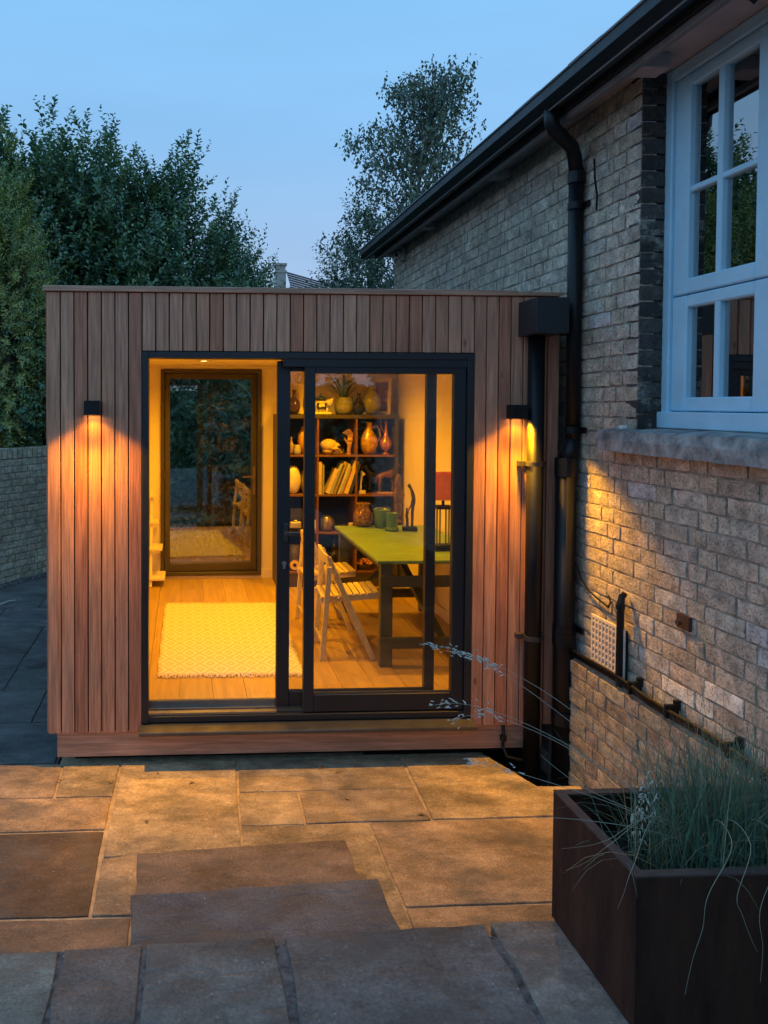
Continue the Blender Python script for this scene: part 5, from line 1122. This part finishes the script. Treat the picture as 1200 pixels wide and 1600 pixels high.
# laurel bush just outside the rear door
t = thing('laurel_bush', 'big-leaved laurel bush seen through the rear glass door', 'shrub', (.7, 4.9, -.06))
q1 = shoots((.55, 5.1, 1.2), (.75, .45, 1.3), 330, 9, .3, .17, up=.3, shell=.2); q2 = shoots((-.3, 5.6, 2.0), (.7, .4, .9), 220, 9, .3, .15, up=.3, shell=.2)
cat_ = [np.concatenate(z_) for z_ in zip(q1, q2[:4]+(q2[4]+q1[4].max()+1,))]
leaves_mesh('foliage', cat_[0], cat_[1], cat_[2], cat_[3], .42, tint(None, [(.10, .19, .10), (.13, .22, .11), (.08, .15, .09), (.17, .24, .10)], cat_[4]), M['laurel'], t)
m = MB()
for k in range(6): a = k*1.05; m.tube([(.6, 5.1, -.2), (.6+.2*math.cos(a), 5.1+.15*math.sin(a), .7), (.6+.45*math.cos(a), 5.1+.3*math.sin(a), 1.8)], [.03, .022, .01], 6)
m.build('stem', M['bark'], t, smooth=True)
# silver birch beyond
BI = [(.07, .13, .075), (.095, .15, .075), (.06, .115, .07), (.12, .16, .075)]
by = 12.0; t = thing('birch_tree', 'tall airy birch tree rising behind the end of the brick house', 'tree', (4.6, by, -.2))
tr = MB(); axis = [(at(u, v, 'y', by).x, at(u, v, 'y', by).z) for u, v in ((610, 700), (622, 520), (648, 330), (668, 200), (682, 112))]
tr.tube([(axis[0][0], by, -.2)]+[(x, by, z) for x, z in axis], [.13, .11, .085, .05, .025, .008], 8)
PO = []; brs = []
for k in range(74):
    f_ = ((k+random.random())/74)**.9*.92; i0 = min(3, int(f_*4)); ff = f_*4-i0; bx = axis[i0][0]*(1-ff)+axis[i0+1][0]*ff; bz_ = axis[i0][1]*(1-ff)+axis[i0+1][1]*ff
    a = k*2.4+random.uniform(-.4, .4); ln = (2.45*(1-f_)**.8+.45)*random.uniform(.7, 1.05); e = Vector((bx+ln*.80*math.cos(a), by+ln*.8*math.sin(a), bz_+ln*.72)); mid = Vector((bx, by, bz_)).lerp(e, .5)+Vector((0, 0, .12*ln))
    tr.tube([(bx, by, bz_), mid, e], [.022, .013, .004], 5); brs.append((Vector((bx, by, bz_)), mid, e, ln))
tr.build('trunk', M['birchbark'], t, smooth=True)
pos = []; grp = []
for bi, (b0, mi, e, ln) in enumerate(brs):
    for q in range(int(8+35*ln)):
        s_ = random.random()**.7; p = b0.lerp(mi, s_*2) if s_ < .5 else mi.lerp(e, s_*2-1)
        hx = Vector((random.gauss(0, .12), random.gauss(0, .12), random.gauss(0, .07)))*(1+ln*.3)
        for w_ in range(4): pos.append(p+hx+Vector((random.gauss(0, .025), random.gauss(0, .025), -w_*.055))); grp.append(bi)
pos = np.array([tuple(p) for p in pos]); n = len(pos); ld = np.array([0, 0, -.8])+RNG.normal(size=(n, 3))*.5; nv = RNG.normal(size=(n, 3))
leaves_mesh('crown', pos, nv, ld, (.086*RNG.uniform(.6, 1.25, n)), .66, tint(None, BI, np.array(grp)), M['laurel'], t)
# low scrub filling behind the birch foot
tree('evergreen_tree', 'dense dark shrub at the foot of the birch behind the garden room', 'tree', (at(560, 430, 'y', 10.5).x, 10.5), at(550, 345, 'y', 10.5).z, .62, .8, 1500, 12, .09, BI, 'evergreens behind the garden wall', tops=3, up=.1)
# distant house with chimney
hy = 24; t = thing('distant_house', 'far tiled roof with a pale chimney between the trees', 'house', (5, hy, -.2))
a, b_ = at(447, 424, 'y', hy), at(560, 456, 'y', hy); e0 = at(400, 480, 'y', hy-3); e1 = at(600, 500, 'y', hy-3)
m = MB(); m.box(a.x-2, b_.x+6, hy-2.6, hy+6, -.3, a.z-1.9); m.build('wall', simple('far_brick', (.22, .17, .14), .9), t)
rows = 16; RW = simple('far_tile', (.13, .10, .10), .85, var=.4, vscale=3)
m = MB()
for k in range(rows):
    s0, s1 = k/rows, (k+1)/rows; drop = 1.9
    z0a, z1a = a.z-drop*(1-s0), a.z-drop*(1-s1); y0, y1 = hy-3.2*(1-s0), hy-3.2*(1-s1)
    sl_ = (a.z-b_.z)/(b_.x-a.x)
    x0, x1 = a.x-.02, b_.x+6
    zz = lambda x, z: z-(max(0, x-a.x)*sl_)
    m.add([(x0, y0-.05, zz(x0, z0a)+.05), (x1, y0-.05, zz(x1, z0a)+.05), (x1, y1, zz(x1, z1a)), (x0, y1, zz(x0, z1a)), (x0, y0-.05, zz(x0, z0a)), (x1, y0-.05, zz(x1, z0a))], [(0, 1, 2, 3), (4, 5, 1, 0)])
m.build('roof', RW, t)
c0, c1 = at(431, 440, 'y', hy-.6), at(446.5, 412, 'y', hy-.6)
m = MB(); m.box(c0.x, c1.x, hy-.7, hy-.1, c0.z-.8, c1.z-.34); m.box(c0.x-.03, c1.x+.03, hy-.73, hy-.07, c1.z-.34, c1.z-.26); m.box(c0.x+.02, c1.x-.02, hy-.68, hy-.12, c1.z-.26, c1.z-.08); m.box(c0.x-.03, c1.x+.03, hy-.73, hy-.07, c1.z-.08, c1.z); m.build('chimney', simple('pale_chimney', (.46, .42, .36), .9), t)

# the tall hedge and house wall on the photographer's side of the garden (seen in the glass)
t = thing('hedge', 'tall dark hedge closing the garden behind the landing', 'hedge', (0, -11, 0))
hp = [shoots((hx, -12.2, 1.2), (1.6, .9, 1.6), 420, 8, .4, .2, up=.3, shell=.2, lump=.1) for hx in np.arange(-9, 6, 1.9)]
off = 0; L2 = []
for q in hp: L2.append(q[:4]+(q[4]+off,)); off = L2[-1][4].max()+1
cat_ = [np.concatenate(z_) for z_ in zip(*L2)]
leaves_mesh('foliage', cat_[0], cat_[1], cat_[2], cat_[3], .6, tint(None, LAUREL, cat_[4]), M['laurel'], t)
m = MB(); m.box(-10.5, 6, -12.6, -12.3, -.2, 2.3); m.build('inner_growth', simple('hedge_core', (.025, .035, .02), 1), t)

# ================================================================== PLANTER
ZP = .70
pt = thing('planter', 'rusty weathered steel box planter at the near end of the landing', 'planter', (1.6, -2.0, ZL))
px0, px1, py0, py1 = 1.150, 2.02, -2.235, -1.792
m = MB(); t_ = .004
m.box(px0, px0+t_, py0, py1, ZL, ZP-.003); m.box(px1-t_, px1, py0, py1, ZL, ZP-.003); m.box(px0+t_, px1-t_, py0, py0+t_, ZL, ZP-.003); m.box(px0+t_, px1-t_, py1-t_, py1, ZL, ZP-.003); m.build('side_panel', M['corten'], pt, bevel=.002)
m = MB(); q = .028; m.box(px0, px0+q, py0, py1, ZP-.003, ZP+.002); m.box(px1-q, px1, py0, py1, ZP-.003, ZP+.002); m.box(px0+q, px1-q, py0, py0+q, ZP-.003, ZP+.0018); m.box(px0+q, px1-q, py1-q, py1, ZP-.003, ZP+.0018); m.build('rim', simple('corten_rim', (.085, .052, .044), .6, var=.3, vscale=12), pt)
m = MB(); m.box(px0+t_, px1-t_, py0+t_, py1-t_, ZL+.1, ZP-.13); m.build('soil', M['soil'], pt)
GC = Vector((1.52, -2.03, ZP-.13))
og = thing('ornamental_grass', 'blue-green oat grass tuft with pale seed heads growing in the rusty planter', 'grass plant', GC)
def blades(n, lmin, lmax, spread, w0, pal, parent, name, center=GC, foot=.11, az=None, droop=1.0):
    V = []; Fc = []; T = []
    for i in range(n):
        a = random.uniform(0, 6.283) if az is None else random.gauss(*az); ln = random.uniform(lmin, lmax); th = abs(random.gauss(0, spread)); th = min(th, 1.35)
        b0 = center+Vector((random.gauss(0, foot), random.gauss(0, foot*.6), 0)); hd = Vector((math.cos(a), math.sin(a), 0)); sd = Vector((-hd.y, hd.x, 0)); tw = random.uniform(-1, 1)
        cc = Vector(random.choice(pal))*random.uniform(.65, 1.35); o = len(V); K = 6; th0 = th*.55; p = b0.copy(); bend = th*.9*droop+random.uniform(0, .5)*droop
        for k in range(K+1):
            s_ = k/K; tq = th0+bend*s_*s_; dv = hd*math.sin(tq)+Vector((0, 0, math.cos(tq)))
            if k: p = p+dv*(ln/K)
            wv = w0*(1-s_**1.5)*.5+.0002; sv = (sd*math.cos(tw)+hd*math.sin(tw)*.6)
            V += [p+sv*wv, p-sv*wv]; T += [(*cc, 1)]*2
        for k in range(K): Fc.append((o+2*k, o+2*k+1, o+2*k+3, o+2*k+2))
    me = bpy.data.meshes.new(name); l0 = rootloc(parent); me.from_pydata([p-l0 for p in V], [], Fc); me.materials.append(M['blade'])
    at_ = me.color_attributes.new('tint', 'FLOAT_COLOR', 'POINT'); at_.data.foreach_set('color', np.array(T, 'f').ravel())
    o = bpy.data.objects.new(name, me); col.objects.link(o); o.parent = parent; return tag(o, kind='stuff')
BG = [(.13, .24, .17), (.10, .20, .14), (.17, .27, .17), (.08, .17, .13), (.22, .27, .13), (.34, .30, .17)]
blades(1350, .20, .44, .55, .0034, BG, og, 'foliage', foot=.10)
blades(110, .40, .60, .70, .0024, BG+[(.42, .36, .22)], og, 'long_foliage')
STK = simple('seed_stalk', (.40, .38, .28), .8)
def stalk(pts, head):
    m = MB(); pts = [Vector(p) for p in pts]
    cur = []
    for i in range(17):
        s = i/16; q = [p.copy() for p in pts]
        while len(q) > 1: q = [q[j].lerp(q[j+1], s) for j in range(len(q)-1)]
        cur.append(q[0])
    m.tube(cur, [.0010-.0005*i/16 for i in range(17)], 4)
    st = m.build('flower_stalk', STK, og)
    if head:
        h = MB()
        for i in range(head):
            s = 1-random.random()**1.3*.30; k = min(15, int(s*16)); p = cur[k].lerp(cur[k+1], s*16-k)+Vector((random.gauss(0, .010), random.gauss(0, .008), random.gauss(0, .008)))
            dv = (cur[k+1]-cur[k]).normalized()+Vector((random.gauss(0, .5), random.gauss(0, .5), random.gauss(0, .5))); h.tube([p, p+dv*.005, p+dv*.011], [.0008, .0019, .0004], 5)
        h.build('seed_head', simple('pale_seed', (.62, .60, .52), .9), st)
b0 = GC+Vector((-.05, 0, .05))
P2 = lambda u, v, y: at(u, v, 'y', y)
stalk([b0, b0+Vector((-.15, .08, .30)), P2(860, 1080, -1.75), P2(770, 1020, -1.65), P2(672, 1008, -1.60)], 46)
stalk([b0, b0+Vector((-.15, .08, .26)), P2(850, 1110, -1.75), P2(770, 1020, -1.68), P2(710, 1020, -1.6)], 40)
stalk([b0, b0+Vector((-.16, .05, .22)), P2(840, 1130, -1.8), P2(740, 1085, -1.7), P2(678, 1102, -1.65)], 30)
stalk([b0, b0+Vector((-.16, .05, .20)), P2(860, 1140, -1.8), P2(740, 1090, -1.7), P2(708, 1130, -1.65)], 24)
stalk([b0, b0+Vector((-.12, .0, .14)), P2(900, 1240, -1.9), P2(800, 1200, -1.8), P2(730, 1188, -1.75)], 26)
stalk([b0, b0+Vector((-.08, .02, .32)), P2(1050, 1160, -1.9), P2(1000, 1200, -2.0), P2(993, 1312, -2.0)], 60)
stalk([b0, b0+Vector((-.08, .02, .30)), P2(1040, 1165, -1.9), P2(1010, 1220, -2.0), P2(1026, 1282, -2.0)], 16)
stalk([b0, b0+Vector((-.10, -.05, .16)), P2(960, 1270, -2.0), P2(900, 1230, -1.95), P2(845, 1180, -1.9)], 0)
stalk([b0, b0+Vector((-.10, -.05, .12)), P2(950, 1290, -2.05), P2(900, 1275, -2.0), P2(838, 1278, -1.95)], 0)
def spline(ps, r0, name, n=6):
    cur = []
    for i in range(len(ps)-1):
        p0, p1, p2, p3 = ps[max(i-1, 0)], ps[i], ps[i+1], ps[min(i+2, len(ps)-1)]
        for k in range(n):
            t = k/n; cur.append(.5*((2*p1)+(p2-p0)*t+(2*p0-5*p1+4*p2-p3)*t*t+(3*p1-p0-3*p2+p3)*t*t*t))
    cur.append(ps[-1]); m = MB(); m.tube(cur, [r0*(1-.7*i/len(cur)) for i in range(len(cur))], 4); m.build(name, STK, og)
def over(x, u, v, *rest):
    """a blade that leans out over the front rim and hangs down the steel"""
    e = P2(u, v, -2.262); spline([GC+Vector(((x-GC.x)*.4, 0, 0)), Vector((GC.x*.35+x*.65, -2.11, ZP+.07)), Vector((x, -2.235, ZP+.075)), e]+[P2(*q, -2.262) for q in rest], .0011, 'leaf')
over(1.40, 1106, 1400, (1098, 1450), (1082, 1500), (1070, 1555)); over(1.53, 1188, 1420, (1192, 1480), (1188, 1535)); over(1.45, 1152, 1400, (1160, 1430), (1175, 1470), (1184, 1487))
def side(u0, v0, *rest):
    spline([GC, GC+Vector((-.18, 0, .17)), at(u0, v0, 'x', px0-.01)]+[at(a, b_, 'x', px0-.03) for a, b_ in rest], .0010, 'leaf')
side(955, 1318, (920, 1345), (885, 1360)); side(950, 1312, (915, 1322), (878, 1326)); side(990, 1352, (975, 1395), (965, 1420))
